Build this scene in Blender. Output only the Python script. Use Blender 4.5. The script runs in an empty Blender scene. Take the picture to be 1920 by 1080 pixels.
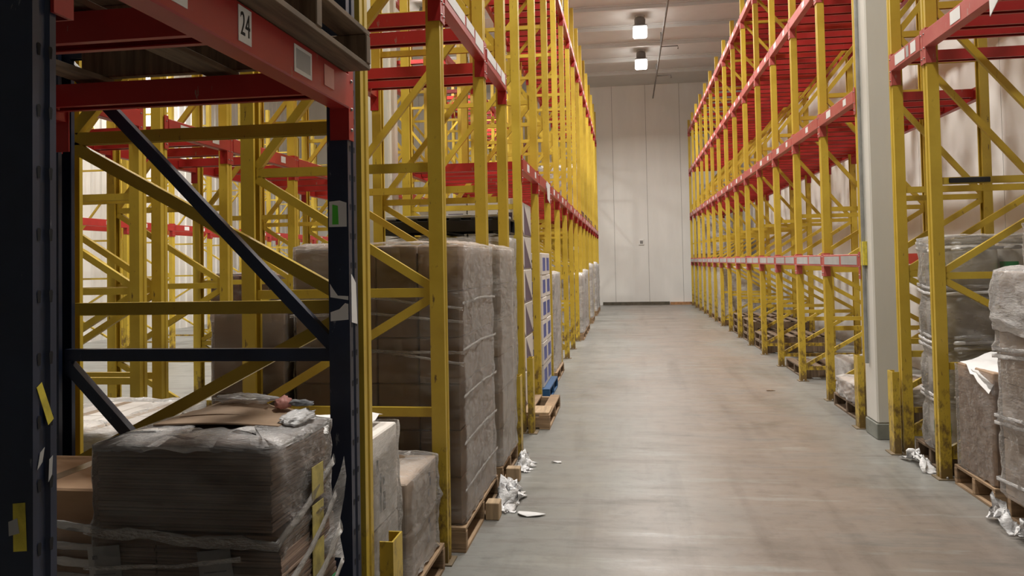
import bpy, bmesh, math, random
from mathutils import Vector, Matrix, noise
R = random.Random(7)
S = bpy.context.scene
COL = S.collection

# ------------------------------------------------------------------ camera, world, exposure
cam_d = bpy.data.cameras.new('camera')
cam = bpy.data.objects.new('camera', cam_d)
COL.objects.link(cam)
cam_d.sensor_width = 36.0
cam_d.lens = 1488.52 / 1920 * 36.0
cam_d.shift_y = -91.76 / 1920
cam_d.clip_start = 0.05
YAW, PITCH, ROLL = 0.144168, 0.029385, -0.018924
rot = Matrix.Rotation(YAW, 3, 'Z') @ Matrix.Rotation(math.pi / 2 + PITCH, 3, 'X') @ Matrix.Rotation(ROLL, 3, 'Z')
cam.rotation_euler = rot.to_euler()
cam.location = (0, 0, 1.5)
S.camera = cam

w = bpy.data.worlds.new('world')
S.world = w
w.use_nodes = True
w.node_tree.nodes['Background'].inputs[0].default_value = (0.9, 0.88, 0.85, 1)
w.node_tree.nodes['Background'].inputs[1].default_value = 0.05
S.view_settings.view_transform = 'Standard'
S.view_settings.look = 'None'
S.view_settings.exposure = 0.08
S.view_settings.gamma = 1.0
LAMP_W = 135.0
LAMP_COL = (1.0, 0.96, 0.90)
AISLE_LAMPS = [(0.50, 22.45, 1.25), (0.42, 19.25, 1.1), (0.42, 16.05, 1.0), (0.42, 12.85, 1.0), (0.42, 9.65, 0.95), (0.42, 6.45, 0.85), (0.42, 3.25, 0.82)]   # x, y, relative output (graded to darken the near end and brighten the far wall)
SIDE_LAMPS = [(-4.45, 21.85), (-4.45, 17.5), (-4.45, 13.2), (-4.45, 8.9), (-4.45, 4.6), (-10.1, 17.0), (-10.1, 12.0)]

# ------------------------------------------------------------------ materials
def new_mat(name):
    m = bpy.data.materials.new(name)
    m.use_nodes = True
    nt = m.node_tree
    return m, nt, nt.nodes['Principled BSDF']

def N(nt, t, **kw):
    n = nt.nodes.new(t)
    for k, v in kw.items():
        if k.startswith('i_'):
            n.inputs[k[2:].replace('_', ' ')].default_value = v
        else:
            setattr(n, k, v)
    return n

def ramp(nt, src, stops):
    r = nt.nodes.new('ShaderNodeValToRGB')
    el = r.color_ramp.elements
    while len(el) < len(stops):
        el.new(0.5)
    for e, (p, c) in zip(el, stops):
        e.position = p
        e.color = c if len(c) == 4 else (*c, 1)
    nt.links.new(src, r.inputs[0])
    return r

def mixc(nt, fac, a, b, mode='MIX'):
    m = nt.nodes.new('ShaderNodeMix')
    m.data_type = 'RGBA'
    m.blend_type = mode
    for sock, v in ((0, fac), (6, a), (7, b)):
        if hasattr(v, 'links') or hasattr(v, 'is_output'):
            nt.links.new(v, m.inputs[sock])
        elif isinstance(v, (int, float)):
            m.inputs[sock].default_value = v
        else:
            m.inputs[sock].default_value = (*v, 1)
    return m.outputs[2]

def coords(nt, scale=(1, 1, 1), which='Object'):
    tc = nt.nodes.new('ShaderNodeTexCoord')
    mp = nt.nodes.new('ShaderNodeMapping')
    mp.inputs['Scale'].default_value = scale
    nt.links.new(tc.outputs[which], mp.inputs[0])
    return mp.outputs[0]

def nz(nt, vec, scale, detail=4, rough=0.6):
    n = N(nt, 'ShaderNodeTexNoise')
    n.inputs['Scale'].default_value = scale
    n.inputs['Detail'].default_value = detail
    n.inputs['Roughness'].default_value = rough
    nt.links.new(vec, n.inputs['Vector'])
    return n.outputs['Fac']

def paint(name, col, dark, rough=0.42, chip=0.66, chipcol=(0.10, 0.07, 0.05), metal=0.0, foot=False):
    m, nt, b = new_mat(name)
    v = coords(nt)
    a = nz(nt, v, 3.0, 5)
    c1 = mixc(nt, ramp(nt, a, [(0.35, (0, 0, 0)), (0.7, (1, 1, 1))]).outputs[0], col, dark)
    vs = coords(nt, (14, 14, 3.5))
    s = nz(nt, vs, 2.2, 6, 0.7)
    chips = ramp(nt, s, [(chip, (0, 0, 0)), (chip + 0.03, (1, 1, 1))])
    c2 = mixc(nt, chips.outputs[0], c1, chipcol)
    if foot:
        # knocks and rust where pallets and forks hit the feet of the posts
        sx = nt.nodes.new('ShaderNodeSeparateXYZ')
        nt.links.new(v, sx.inputs[0])
        mp = N(nt, 'ShaderNodeMapRange')
        nt.links.new(sx.outputs['Z'], mp.inputs[0])
        for k_, val in ((1, 0.0), (2, 0.9), (3, 0.30), (4, 0.0)):
            mp.inputs[k_].default_value = val
        ad = N(nt, 'ShaderNodeMath', operation='ADD')
        nt.links.new(nz(nt, coords(nt, (9, 9, 5)), 2.0, 6, 0.7), ad.inputs[0])
        nt.links.new(mp.outputs[0], ad.inputs[1])
        rm = ramp(nt, ad.outputs[0], [(0.66, (0, 0, 0)), (0.80, (0.85,) * 3)])
        c2 = mixc(nt, rm.outputs[0], c2, (0.13, 0.075, 0.03))
    nt.links.new(c2, b.inputs['Base Color'])
    b.inputs['Roughness'].default_value = rough
    b.inputs['Metallic'].default_value = metal
    return m

def plain(name, col, rough=0.6, metal=0.0, var=0.12, scale=6.0, stretch=(1, 1, 1)):
    m, nt, b = new_mat(name)
    v = coords(nt, stretch)
    a = nz(nt, v, scale, 4)
    d = tuple(max(0, c * (1 - 2 * var)) for c in col)
    l = tuple(min(1, c * (1 + var)) for c in col)
    c = mixc(nt, ramp(nt, a, [(0.3, (0, 0, 0)), (0.7, (1, 1, 1))]).outputs[0], d, l)
    nt.links.new(c, b.inputs['Base Color'])
    b.inputs['Roughness'].default_value = rough
    b.inputs['Metallic'].default_value = metal
    return m

def cardboard(name, col, var=0.16):
    m, nt, b = new_mat(name)
    oi = nt.nodes.new('ShaderNodeObjectInfo')
    v = coords(nt, (1, 1, 5))
    a = nz(nt, v, 5.0, 5)
    d = tuple(c * (1 - var) for c in col)
    l = tuple(min(1, c * (1 + var)) for c in col)
    c = mixc(nt, a, d, l)
    r = ramp(nt, oi.outputs['Random'], [(0, (0.82, 0.82, 0.82)), (1, (1.08, 1.06, 1.04))])
    c = mixc(nt, 1.0, c, r.outputs[0], 'MULTIPLY')
    nt.links.new(c, b.inputs['Base Color'])
    b.inputs['Roughness'].default_value = 0.75
    return m

def layered(name, ca, cb, freq):
    m, nt, b = new_mat(name)
    v = coords(nt, (0.6, 0.6, freq))
    a = nz(nt, v, 2.0, 3, 0.7)
    c = mixc(nt, ramp(nt, a, [(0.35, (0, 0, 0)), (0.65, (1, 1, 1))]).outputs[0], ca, cb)
    nt.links.new(c, b.inputs['Base Color'])
    b.inputs['Roughness'].default_value = 0.8
    return m

def film(name, lo=0.10, hi=0.55, tint=(0.85, 0.83, 0.82), scale=3.0, rough=0.16, stretch=(1, 1, 2.2)):
    """Clear stretch film: mostly see-through, milky where it bunches into folds."""
    m, nt, b = new_mat(name)
    out = nt.nodes['Material Output']
    v = coords(nt, stretch)
    a = nz(nt, v, scale, 6, 0.65)
    f = ramp(nt, a, [(0.42, (lo,) * 3), (0.72, (hi,) * 3)])
    b.inputs['Base Color'].default_value = (*tint, 1)
    b.inputs['Roughness'].default_value = rough * 0.8
    b.inputs['IOR'].default_value = 1.5
    bump = nt.nodes.new('ShaderNodeBump')
    bump.inputs['Strength'].default_value = 0.6
    bump.inputs['Distance'].default_value = 0.03
    v2 = coords(nt, (1.3, 1.3, 3.4))
    hs = N(nt, 'ShaderNodeMath', operation='MULTIPLY_ADD')
    nt.links.new(nz(nt, coords(nt, (1, 1, 5)), 22.0, 4, 0.6), hs.inputs[0])
    hs.inputs[1].default_value = 0.45
    nt.links.new(nz(nt, v2, 7.0, 4, 0.6), hs.inputs[2])
    nt.links.new(hs.outputs[0], bump.inputs['Height'])
    nt.links.new(bump.outputs[0], b.inputs['Normal'])
    tr = nt.nodes.new('ShaderNodeBsdfTransparent')
    fr = nt.nodes.new('ShaderNodeFresnel')
    fr.inputs[0].default_value = 1.45
    nt.links.new(bump.outputs[0], fr.inputs['Normal'])
    mx = nt.nodes.new('ShaderNodeMath')
    mx.operation = 'MAXIMUM'
    nt.links.new(f.outputs[0], mx.inputs[0])
    nt.links.new(fr.outputs[0], mx.inputs[1])
    ms = nt.nodes.new('ShaderNodeMixShader')
    nt.links.new(mx.outputs[0], ms.inputs[0])
    nt.links.new(tr.outputs[0], ms.inputs[1])
    nt.links.new(b.outputs[0], ms.inputs[2])
    nt.links.new(ms.outputs[0], out.inputs[0])
    return m

M = {}
M['yellow'] = paint('yellow_paint', (0.61, 0.44, 0.05), (0.49, 0.33, 0.03), 0.4, 0.655, (0.16, 0.10, 0.03), foot=True)
M['yellow_old'] = paint('worn_yellow_paint', (0.52, 0.37, 0.02), (0.36, 0.25, 0.02), 0.45, 0.60, (0.14, 0.09, 0.04))
M['red'] = paint('red_paint', (0.43, 0.026, 0.024), (0.33, 0.018, 0.018), 0.38, 0.67, (0.30, 0.18, 0.14))
M['red_faded'] = paint('faded_red_paint', (0.50, 0.12, 0.105), (0.44, 0.07, 0.065), 0.45, 0.62, (0.42, 0.26, 0.23))
M['blue'] = paint('navy_paint', (0.021, 0.033, 0.072), (0.013, 0.019, 0.040), 0.40, 0.665, (0.16, 0.17, 0.20))
M['hole'] = plain('punched_hole', (0.004, 0.004, 0.006), 0.9)
M['steel'] = plain('bare_steel', (0.35, 0.34, 0.33), 0.4, 0.8)
M['plate'] = plain('dirty_foot_steel', (0.20, 0.15, 0.09), 0.6)
M['wood'] = plain('pallet_wood', (0.36, 0.24, 0.14), 0.8, 0, 0.25, 3.0, (1, 1, 14))
M['wood_dark'] = plain('old_pallet_wood', (0.20, 0.14, 0.09), 0.85, 0, 0.25, 3.0, (14, 1, 1))
M['wood_pale'] = plain('pale_board_wood', (0.50, 0.36, 0.22), 0.8, 0, 0.18, 3.0, (14, 1, 1))
M['blue_plastic'] = plain('blue_pallet_paint', (0.02, 0.09, 0.22), 0.5)
M['black_plastic'] = plain('black_plastic', (0.012, 0.012, 0.016), 0.5)
M['card'] = cardboard('brown_cardboard', (0.36, 0.25, 0.17))
M['card_red'] = cardboard('reddish_cardboard', (0.25, 0.13, 0.10))
M['card_pale'] = cardboard('pale_cardboard', (0.46, 0.36, 0.28))
M['card_white'] = cardboard('white_cardboard', (0.68, 0.65, 0.62), 0.08)
M['card_tan'] = cardboard('tan_cardboard', (0.52, 0.33, 0.20))
M['sheets'] = layered('corrugated_sheet_edges', (0.175, 0.118, 0.092), (0.36, 0.255, 0.19), 70)
M['flap'] = plain('loose_sheet_card', (0.42, 0.29, 0.19), 0.75)
M['tape'] = plain('packing_tape', (0.42, 0.31, 0.21), 0.25)
M['paper'] = plain('white_paper', (0.80, 0.80, 0.80), 0.6, 0, 0.03)
M['paper_grey'] = plain('grey_label_paper', (0.42, 0.42, 0.42), 0.6, 0, 0.06)
M['ink'] = plain('black_ink', (0.012, 0.012, 0.014), 0.7)
M['ink_grey'] = plain('grey_ink', (0.25, 0.26, 0.28), 0.7, 0, 0.3, 40)
M['purple'] = plain('purple_print', (0.105, 0.075, 0.135), 0.5)
M['blueprint'] = plain('blue_print', (0.06, 0.09, 0.36), 0.5)
M['greenlabel'] = plain('green_label', (0.02, 0.32, 0.10), 0.5)
M['green_sticker'] = plain('bright_green_sticker', (0.10, 0.62, 0.05), 0.5)
M['yellowlabel'] = plain('yellow_label', (0.72, 0.60, 0.06), 0.5, 0, 0.2, 20)
M['yellow_print'] = plain('pale_yellow_print', (0.48, 0.40, 0.11), 0.5, 0, 0.25, 20)
M['pinkprint'] = plain('pink_print', (0.66, 0.30, 0.26), 0.5)
M['film'] = film('stretch_film', 0.03, 0.24)
M['film_milky'] = film('milky_stretch_film', 0.08, 0.42, (0.84, 0.82, 0.80), 2.8, 0.15)
M['film_white'] = film('white_stretch_film', 0.24, 0.72, (0.92, 0.91, 0.91), 2.8, 0.16)
M['film_solid'] = film('bunched_film', 0.72, 0.98, (0.86, 0.86, 0.87), 4.0, 0.22)
M['drum'] = plain('milky_plastic', (0.66, 0.63, 0.58), 0.22, 0, 0.10)
M['conduit'] = plain('grey_conduit', (0.36, 0.37, 0.36), 0.4, 0.3)
M['kerb'] = plain('dark_kerb', (0.10, 0.085, 0.06), 0.8, 0, 0.3, 4, (1, 1, 1))
M['kerb_rust'] = plain('rusty_kerb', (0.42, 0.22, 0.10), 0.8, 0, 0.3, 6)
M['lamp_grey'] = plain('ballast_grey', (0.16, 0.15, 0.14), 0.5)

def wall_mat(name, col, streak=0.06):
    m, nt, b = new_mat(name)
    v = coords(nt, (1.2, 1.2, 0.25))
    a = nz(nt, v, 1.6, 6, 0.6)
    d = tuple(c * (1 - 2.2 * streak) for c in col)
    c = mixc(nt, ramp(nt, a, [(0.35, (0, 0, 0)), (0.65, (1, 1, 1))]).outputs[0], d, col)
    nt.links.new(c, b.inputs['Base Color'])
    b.inputs['Roughness'].default_value = 0.55
    return m
M['wall'] = wall_mat('cold_store_panel', (0.80, 0.79, 0.765), 0.03)
M['seam'] = plain('panel_seam', (0.30, 0.29, 0.28), 0.7)
M['ceiling'] = wall_mat('ceiling_deck', (0.62, 0.62, 0.60), 0.03)
M['column'] = wall_mat('column_paint', (0.70, 0.69, 0.64), 0.05)
M['colbase'] = plain('column_base_grey', (0.22, 0.23, 0.20), 0.7)

def floor_mat():
    m, nt, b = new_mat('worn_concrete')
    tc = nt.nodes.new('ShaderNodeTexCoord')
    sx = nt.nodes.new('ShaderNodeSeparateXYZ')
    nt.links.new(tc.outputs['Object'], sx.inputs[0])
    wob = nz(nt, coords(nt, (0.5, 0.28, 1)), 1.4, 5, 0.62)
    ad = N(nt, 'ShaderNodeMath', operation='MULTIPLY_ADD')
    nt.links.new(wob, ad.inputs[0])
    ad.inputs[1].default_value = 3.4
    nt.links.new(sx.outputs['X'], ad.inputs[2])
    # brown traffic lane worn along the aisle, grey concrete to both sides
    mp = N(nt, 'ShaderNodeMapRange')
    nt.links.new(ad.outputs[0], mp.inputs[0])
    mp.inputs[1].default_value, mp.inputs[2].default_value = -0.3, 5.2
    lane = ramp(nt, mp.outputs[0], [(0.0, (0, 0, 0)), (0.30, (0.15,) * 3), (0.44, (0.85,) * 3), (0.62, (1,) * 3), (0.74, (0.2,) * 3), (0.95, (0, 0, 0))])
    c = mixc(nt, lane.outputs[0], (0.222, 0.227, 0.214), (0.230, 0.190, 0.162))
    st = nz(nt, coords(nt, (0.45, 2.6, 1)), 1.5, 7, 0.68)
    c = mixc(nt, ramp(nt, st, [(0.34, (0, 0, 0)), (0.46, (1, 1, 1))]).outputs[0], (0.165, 0.152, 0.136), c)
    c = mixc(nt, ramp(nt, st, [(0.56, (0, 0, 0)), (0.66, (0.75,) * 3)]).outputs[0], c, (0.315, 0.318, 0.305))
    ty = nz(nt, coords(nt, (4.5, 0.35, 1)), 0.9, 5, 0.6)
    mul2 = ramp(nt, ty, [(0.34, (0.70, 0.69, 0.68)), (0.46, (1, 1, 1))])
    c = mixc(nt, 0.6, c, mul2.outputs[0], 'MULTIPLY')
    pt = nz(nt, coords(nt, (1, 0.8, 1)), 1.1, 6, 0.7)
    mul4 = ramp(nt, pt, [(0.33, (0.74, 0.74, 0.72)), (0.45, (1, 1, 1)), (0.60, (1, 1, 1)), (0.70, (1.15, 1.16, 1.17))])
    c = mixc(nt, 0.9, c, mul4.outputs[0], 'MULTIPLY')
    sp = nz(nt, coords(nt), 9.0, 6, 0.7)
    mul3 = ramp(nt, sp, [(0.30, (0.68, 0.68, 0.68)), (0.5, (1, 1, 1))])
    c = mixc(nt, 0.7, c, mul3.outputs[0], 'MULTIPLY')
    nt.links.new(c, b.inputs['Base Color'])
    rr = ramp(nt, st, [(0.35, (0.48,) * 3), (0.65, (0.30,) * 3)])
    nt.links.new(rr.outputs[0], b.inputs['Roughness'])
    bump = nt.nodes.new('ShaderNodeBump')
    bump.inputs['Strength'].default_value = 0.10
    bump.inputs['Distance'].default_value = 0.01
    nt.links.new(sp, bump.inputs['Height'])
    nt.links.new(bump.outputs[0], b.inputs['Normal'])
    return m
M['floor'] = floor_mat()

def emis(name, col, s):
    m, nt, b = new_mat(name)
    b.inputs['Base Color'].default_value = (*col, 1)
    b.inputs['Emission Color'].default_value = (*col, 1)
    b.inputs['Emission Strength'].default_value = s
    return m
M['glow'] = emis('lit_refractor', (1.0, 0.96, 0.91), 15.0)

# ------------------------------------------------------------------ mesh helpers
class MB:
    def __init__(self):
        self.v, self.f, self.m, self.s = [], [], [], []

    def add(self, vs, fs, mi=0, smooth=False):
        o = len(self.v)
        self.v += [tuple(p) for p in vs]
        for f in fs:
            self.f.append([o + i for i in f])
            self.m.append(mi)
            self.s.append(smooth)
        return self

    def box(self, x0, x1, y0, y1, z0, z1, mi=0, mat=None):
        vs = [(x, y, z) for z in (z0, z1) for y in (y0, y1) for x in (x0, x1)]
        if mat is not None:
            vs = [mat @ Vector(p) for p in vs]
        return self.add(vs, [(0, 2, 3, 1), (4, 5, 7, 6), (0, 1, 5, 4), (2, 6, 7, 3), (0, 4, 6, 2), (1, 3, 7, 5)], mi)

    def bev(self, x0, x1, y0, y1, z0, z1, b, mi=0, mat=None):
        """Box with chamfered edges."""
        vs, idx = [], {}
        for sx in (0, 1):
            for sy in (0, 1):
                for sz in (0, 1):
                    c = ((x0, x1)[sx], (y0, y1)[sy], (z0, z1)[sz])
                    d = (b if not sx else -b, b if not sy else -b, b if not sz else -b)
                    for ax in range(3):
                        p = [c[k] + (d[k] if k != ax else 0) for k in range(3)]
                        idx[(sx, sy, sz, ax)] = len(vs)
                        vs.append(p)
        fs = []
        for ax in range(3):
            o = [k for k in range(3) if k != ax]
            for s in (0, 1):
                loop = []
                for a, c in ((0, 0), (1, 0), (1, 1), (0, 1)):
                    k = [0, 0, 0]
                    k[ax], k[o[0]], k[o[1]] = s, a, c
                    loop.append(idx[(*k, ax)])
                fs.append(loop)
        for ax in range(3):
            o = [k for k in range(3) if k != ax]
            for a in (0, 1):
                for c in (0, 1):
                    q = []
                    for e, face in ((0, o[0]), (1, o[0]), (1, o[1]), (0, o[1])):
                        k = [0, 0, 0]
                        k[ax], k[o[0]], k[o[1]] = e, a, c
                        q.append(idx[(*k, face)])
                    fs.append(q)
        for sx in (0, 1):
            for sy in (0, 1):
                for sz in (0, 1):
                    fs.append([idx[(sx, sy, sz, k)] for k in range(3)])
        if mat is not None:
            vs = [mat @ Vector(p) for p in vs]
        return self.add(vs, fs, mi)

    def prism(self, prof, z0, z1, mi=0, mat=None, cap=True):
        """Closed 2D profile (x, y) extruded in z."""
        n = len(prof)
        vs = [(x, y, z0) for x, y in prof] + [(x, y, z1) for x, y in prof]
        fs = [(i, (i + 1) % n, n + (i + 1) % n, n + i) for i in range(n)]
        if cap:
            fs += [tuple(range(n - 1, -1, -1)), tuple(range(n, 2 * n))]
        if mat is not None:
            vs = [mat @ Vector(p) for p in vs]
        return self.add(vs, fs, mi)

    def bar(self, p, q, prof, up=(0, 1, 0), mi=0):
        """Profile extruded from p to q; profile y axis follows 'up'."""
        p, q = Vector(p), Vector(q)
        d = (q - p)
        L = d.length
        d.normalize()
        u = Vector(up)
        x = u.cross(d).normalized()
        u = d.cross(x).normalized()
        mt = Matrix((x, u, d)).transposed().to_4x4()
        mt.translation = p
        return self.prism(prof, 0, L, mi, mt)

    def tube(self, pts, r, n=10, mi=0):
        pts = [Vector(p) for p in pts]
        rings = []
        for i, p in enumerate(pts):
            d = (pts[min(i + 1, len(pts) - 1)] - pts[max(i - 1, 0)]).normalized()
            a = Vector((0, 0, 1)) if abs(d.z) < 0.9 else Vector((1, 0, 0))
            x = d.cross(a).normalized()
            y = d.cross(x).normalized()
            rings.append([p + x * r * math.cos(t) + y * r * math.sin(t) for t in [2 * math.pi * k / n for k in range(n)]])
        vs = [v for r_ in rings for v in r_]
        fs = []
        for i in range(len(rings) - 1):
            for k in range(n):
                fs.append((i * n + k, i * n + (k + 1) % n, (i + 1) * n + (k + 1) % n, (i + 1) * n + k))
        self.add(vs, fs, mi, True)
        self.add(rings[0], [tuple(range(n))], mi)
        self.add(rings[-1], [tuple(range(n))], mi)
        return self

    def lathe(self, prof, n=20, mi=0, c=(0, 0)):
        vs, fs = [], []
        for r, z in prof:
            for k in range(n):
                t = 2 * math.pi * k / n
                vs.append((c[0] + r * math.cos(t), c[1] + r * math.sin(t), z))
        for i in range(len(prof) - 1):
            for k in range(n):
                fs.append((i * n + k, i * n + (k + 1) % n, (i + 1) * n + (k + 1) % n, (i + 1) * n + k))
        self.add(vs, fs, mi, True)
        self.add([vs[k] for k in range(n)], [tuple(range(n - 1, -1, -1))], mi)
        self.add([vs[-n + k] for k in range(n)], [tuple(range(n))], mi)
        return self

    def build(self, name, mats, parent=None, loc=(0, 0, 0), fixn=True):
        me = bpy.data.meshes.new(name)
        me.from_pydata(self.v, [], self.f)
        if not isinstance(mats, (list, tuple)):
            mats = [mats]
        for m in mats:
            me.materials.append(M[m] if isinstance(m, str) else m)
        me.polygons.foreach_set('material_index', self.m)
        me.polygons.foreach_set('use_smooth', self.s)
        if fixn:
            bm = bmesh.new()
            bm.from_mesh(me)
            bmesh.ops.recalc_face_normals(bm, faces=bm.faces)
            bm.to_mesh(me)
            bm.free()
        me.update()
        o = bpy.data.objects.new(name, me)
        o.location = loc
        COL.objects.link(o)
        if parent is not None:
            o.parent = parent
        return o

def tag(o, label, cat, group=None, kind=None):
    if label: o['label'] = label
    if cat: o['category'] = cat
    if group: o['group'] = group
    if kind: o['kind'] = kind
    return o

def thing(name, label, cat, loc=(0, 0, 0), rz=0.0, group=None):
    o = bpy.data.objects.new(name, None)
    o.empty_display_size = 0.1
    COL.objects.link(o)
    o.location = loc
    o.rotation_euler = (0, 0, rz)
    return tag(o, label, cat, group)

def copy_tree(o, parent=None):
    c = o.copy()
    COL.objects.link(c)
    if parent is not None:
        c.parent = parent
    for ch in list(o.children):
        copy_tree(ch, c)
    return c

def kill(o):
    for ch in list(o.children):
        kill(ch)
    bpy.data.objects.remove(o, do_unlink=True)

ORD = ['first', 'second', 'third', 'fourth', 'fifth', 'sixth', 'seventh', 'eighth', 'ninth', 'tenth', 'eleventh', 'twelfth',
       'thirteenth', 'fourteenth', 'fifteenth', 'sixteenth', 'seventeenth', 'eighteenth', 'nineteenth', 'twentieth']
TENS = ['', '', 'twenty', 'thirty', 'forty', 'fifty']
def ordw(i):
    if i < 20: return ORD[i]
    t, u = divmod(i + 1, 10)
    if u == 0: return TENS[t][:-1] + 'ieth'
    return TENS[t] + '-' + ORD[u - 1]

# ------------------------------------------------------------------ setting
WALL_Y, CEIL, XL, XR, YB = 27.0, 7.4, -11.2, 3.75, -14.0
def structure(o):
    o['kind'] = 'structure'
    return o
structure(MB().box(XL - .3, XR + .3, YB - .3, WALL_Y + .3, -0.2, 0).build('floor', 'floor'))
structure(MB().box(XL - .3, XR + .3, YB - .3, WALL_Y + .3, CEIL, CEIL + 0.2).build('ceiling', 'ceiling'))
def panel_wall(name, axis, at, thick, a0, a1, pitch, off):
    b = MB()
    s = 1 if thick > 0 else -1
    lo, hi = sorted((at + s * 0.006, at + thick))
    def bx(u0, u1, d0, d1, z0, z1, mi):
        d0, d1 = sorted((d0, d1))
        if axis == 'y': b.box(u0, u1, d0, d1, z0, z1, mi)
        else: b.box(d0, d1, u0, u1, z0, z1, mi)
    bx(a0, a1, lo, hi, 0, CEIL, 1)
    u = a0 - off
    while u < a1:
        c0, c1 = max(a0, u + 0.006), min(a1, u + pitch - 0.006)
        if c1 > c0: bx(c0, c1, at, at + s * 0.006, 0, CEIL, 0)
        u += pitch
    return structure(b.build(name, ['wall', 'seam']))
panel_wall('wall_back', 'y', WALL_Y, 0.2, XL, XR, 1.12, 0.42)
panel_wall('wall_front', 'y', YB, -0.2, XL, XR, 1.12, 0)
panel_wall('wall_right', 'x', XR, 0.2, YB, WALL_Y, 2.3, 0.43)
lw = MB()
prof = []
y = YB
while y < WALL_Y:
    prof += [(0.0, y), (0.0, y + 0.20), (0.025, y + 0.225), (0.025, y + 0.275), (0.0, y + 0.30)]
    y += 0.30
vs, fs = [], []
for x_, y_ in prof:
    vs += [(XL + x_, y_, 0), (XL + x_, y_, CEIL)]
for i in range(len(prof) - 1):
    fs.append((2 * i, 2 * i + 2, 2 * i + 3, 2 * i + 1))
lw.add(vs, fs)
lw.box(XL - .2, XL - 0.01, YB, WALL_Y, 0, CEIL)
structure(lw.build('wall_left', 'wall'))
k = MB().box(-0.85, 1.35, WALL_Y - 0.14, WALL_Y - 0.002, 0, 0.10)
k.box(1.37, 2.6, WALL_Y - 0.15, WALL_Y - 0.002, 0, 0.085, 1)
structure(k.build('baseboard_back', ['kerb', 'kerb_rust']))
y = 2.2
i = 0
while y < WALL_Y - 0.5:
    b = MB()
    b.box(XL + 0.01, XR - 0.01, y - 0.06, y + 0.06, CEIL - 0.03, CEIL - 0.002)
    b.box(XL + 0.01, XR - 0.01, y - 0.012, y + 0.012, CEIL - 0.10, CEIL - 0.03)
    b.box(XL + 0.01, XR - 0.01, y - 0.04, y + 0.04, CEIL - 0.12, CEIL - 0.10)
    i += 1
    structure(b.build('trim_%d' % i, 'ceiling'))
    y += 1.62

def column(x0, x1, y0, y1, label):
    t = thing('building_column', label, 'column', ((x0 + x1) / 2, y0, 0))
    a = (x1 - x0) / 2
    MB().bev(-a, a, 0, y1 - y0, 0.13, CEIL - 0.125, 0.012).build('shaft', 'column', t)
    MB().bev(-a - .008, a + .008, -0.008, y1 - y0 + .008, 0, 0.13, 0.006).build('base_band', 'colbase', t)
    return t
colR = column(1.985, 2.205, 6.87, 7.17, 'white square building column standing in the right rack row behind the yellow guard')
MB().tube([(-0.13, 0.17, 0.6), (-0.13, 0.17, 7.1)], 0.016, 8).build('conduit', 'conduit', colR)
MB().box(-0.143, -0.112, 0.13, 0.21, 1.42, 1.62).build('conduit_box', 'yellowlabel', colR)
column(-2.37, -2.10, 6.87, 7.17, 'white square building column rising behind the left racks beside the navy post')

# sprinkler line under the ceiling
sp = thing('sprinkler_pipe', 'thin dark sprinkler pipe running under the ceiling right of the lamps', 'pipe', (0.95, 9, 6.86))
MB().tube([(0, -4, 0), (0, 17.6, 0)], 0.022, 8).build('main_pipe', 'lamp_grey', sp)
for yy in (7.2, 11.0, 14.2):
    MB().tube([(0, yy, 0.01), (0, yy, 0.31)], 0.018, 8).build('hanger', 'lamp_grey', sp)
    MB().tube([(0.0, yy + .2, 0.0), (0.42, yy + .2, 0.0), (0.42, yy + .2, -0.08)], 0.014, 8).build('branch_pipe', 'lamp_grey', sp)
pl = MB().bev(0.38, 0.56, WALL_Y - 0.03, WALL_Y - 0.002, 2.0, 2.2, 0.01)
pl.bev(0.42, 0.52, WALL_Y - 0.045, WALL_Y - 0.03, 2.05, 2.15, 0.006, 1)
tag(pl.build('wall_socket_plate', ['wall', 'seam']), 'small grey socket plate alone in the middle of the far white wall', 'socket plate')

# ------------------------------------------------------------------ lamps
def make_lamp():
    t = thing('high_bay_light', '', 'ceiling light', (0, 0, 7.0))
    MB().lathe([(0.05, 0.36), (0.11, 0.34), (0.13, 0.30), (0.13, 0.16), (0.10, 0.12)], 16).build('ballast_housing', 'lamp_grey', t)
    for s in (-1, 1):
        MB().tube([(s * 0.11, 0, 0.33), (s * 0.11, 0, 0.398)], 0.008, 6).build('hanger', 'steel', t)
    MB().bev(-0.17, 0.17, -0.20, 0.20, 0.09, 0.12, 0.01).build('lamp_collar', 'lamp_grey', t)
    MB().bev(-0.165, 0.165, -0.19, 0.19, -0.12, 0.089, 0.03).build('refractor', 'glow', t)
    ld = bpy.data.lights.new('lamp_light', 'AREA')
    ld.shape = 'RECTANGLE'
    ld.size, ld.size_y = 0.34, 0.40
    ld.energy = LAMP_W
    ld.color = LAMP_COL
    ld.spread = math.radians(152)
    lo = bpy.data.objects.new('lamp_light', ld)
    COL.objects.link(lo)
    lo.location = (0, 0, -0.14)
    lo.parent = t
    return t
lamp0 = make_lamp()
n = 0
for i, (x, y, pw_) in enumerate(AISLE_LAMPS):
    o = lamp0 if n == 0 else copy_tree(lamp0)
    n += 1
    for c in o.children:
        if c.type == 'LIGHT':
            c.data = c.data.copy()
            c.data.energy = LAMP_W * pw_
    o.location = (x, y, 7.0)
    o['label'] = 'glowing square high bay lamp over the aisle, %s from the far wall' % ordw(i)
    o['group'] = 'high bay lamps over the aisle'
for i, (x, y) in enumerate(SIDE_LAMPS):
    o = copy_tree(lamp0)
    o.location = (x, y, 7.0)
    o['label'] = ('glowing high bay lamp over the left storage bays, %s from the far wall' % ordw(i)) if x > -8 else \
        ('glowing high bay lamp beside the ribbed left wall, %s from the far wall' % ordw(i - 5))
    o['group'] = 'high bay lamps over the left storage bays'

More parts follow.
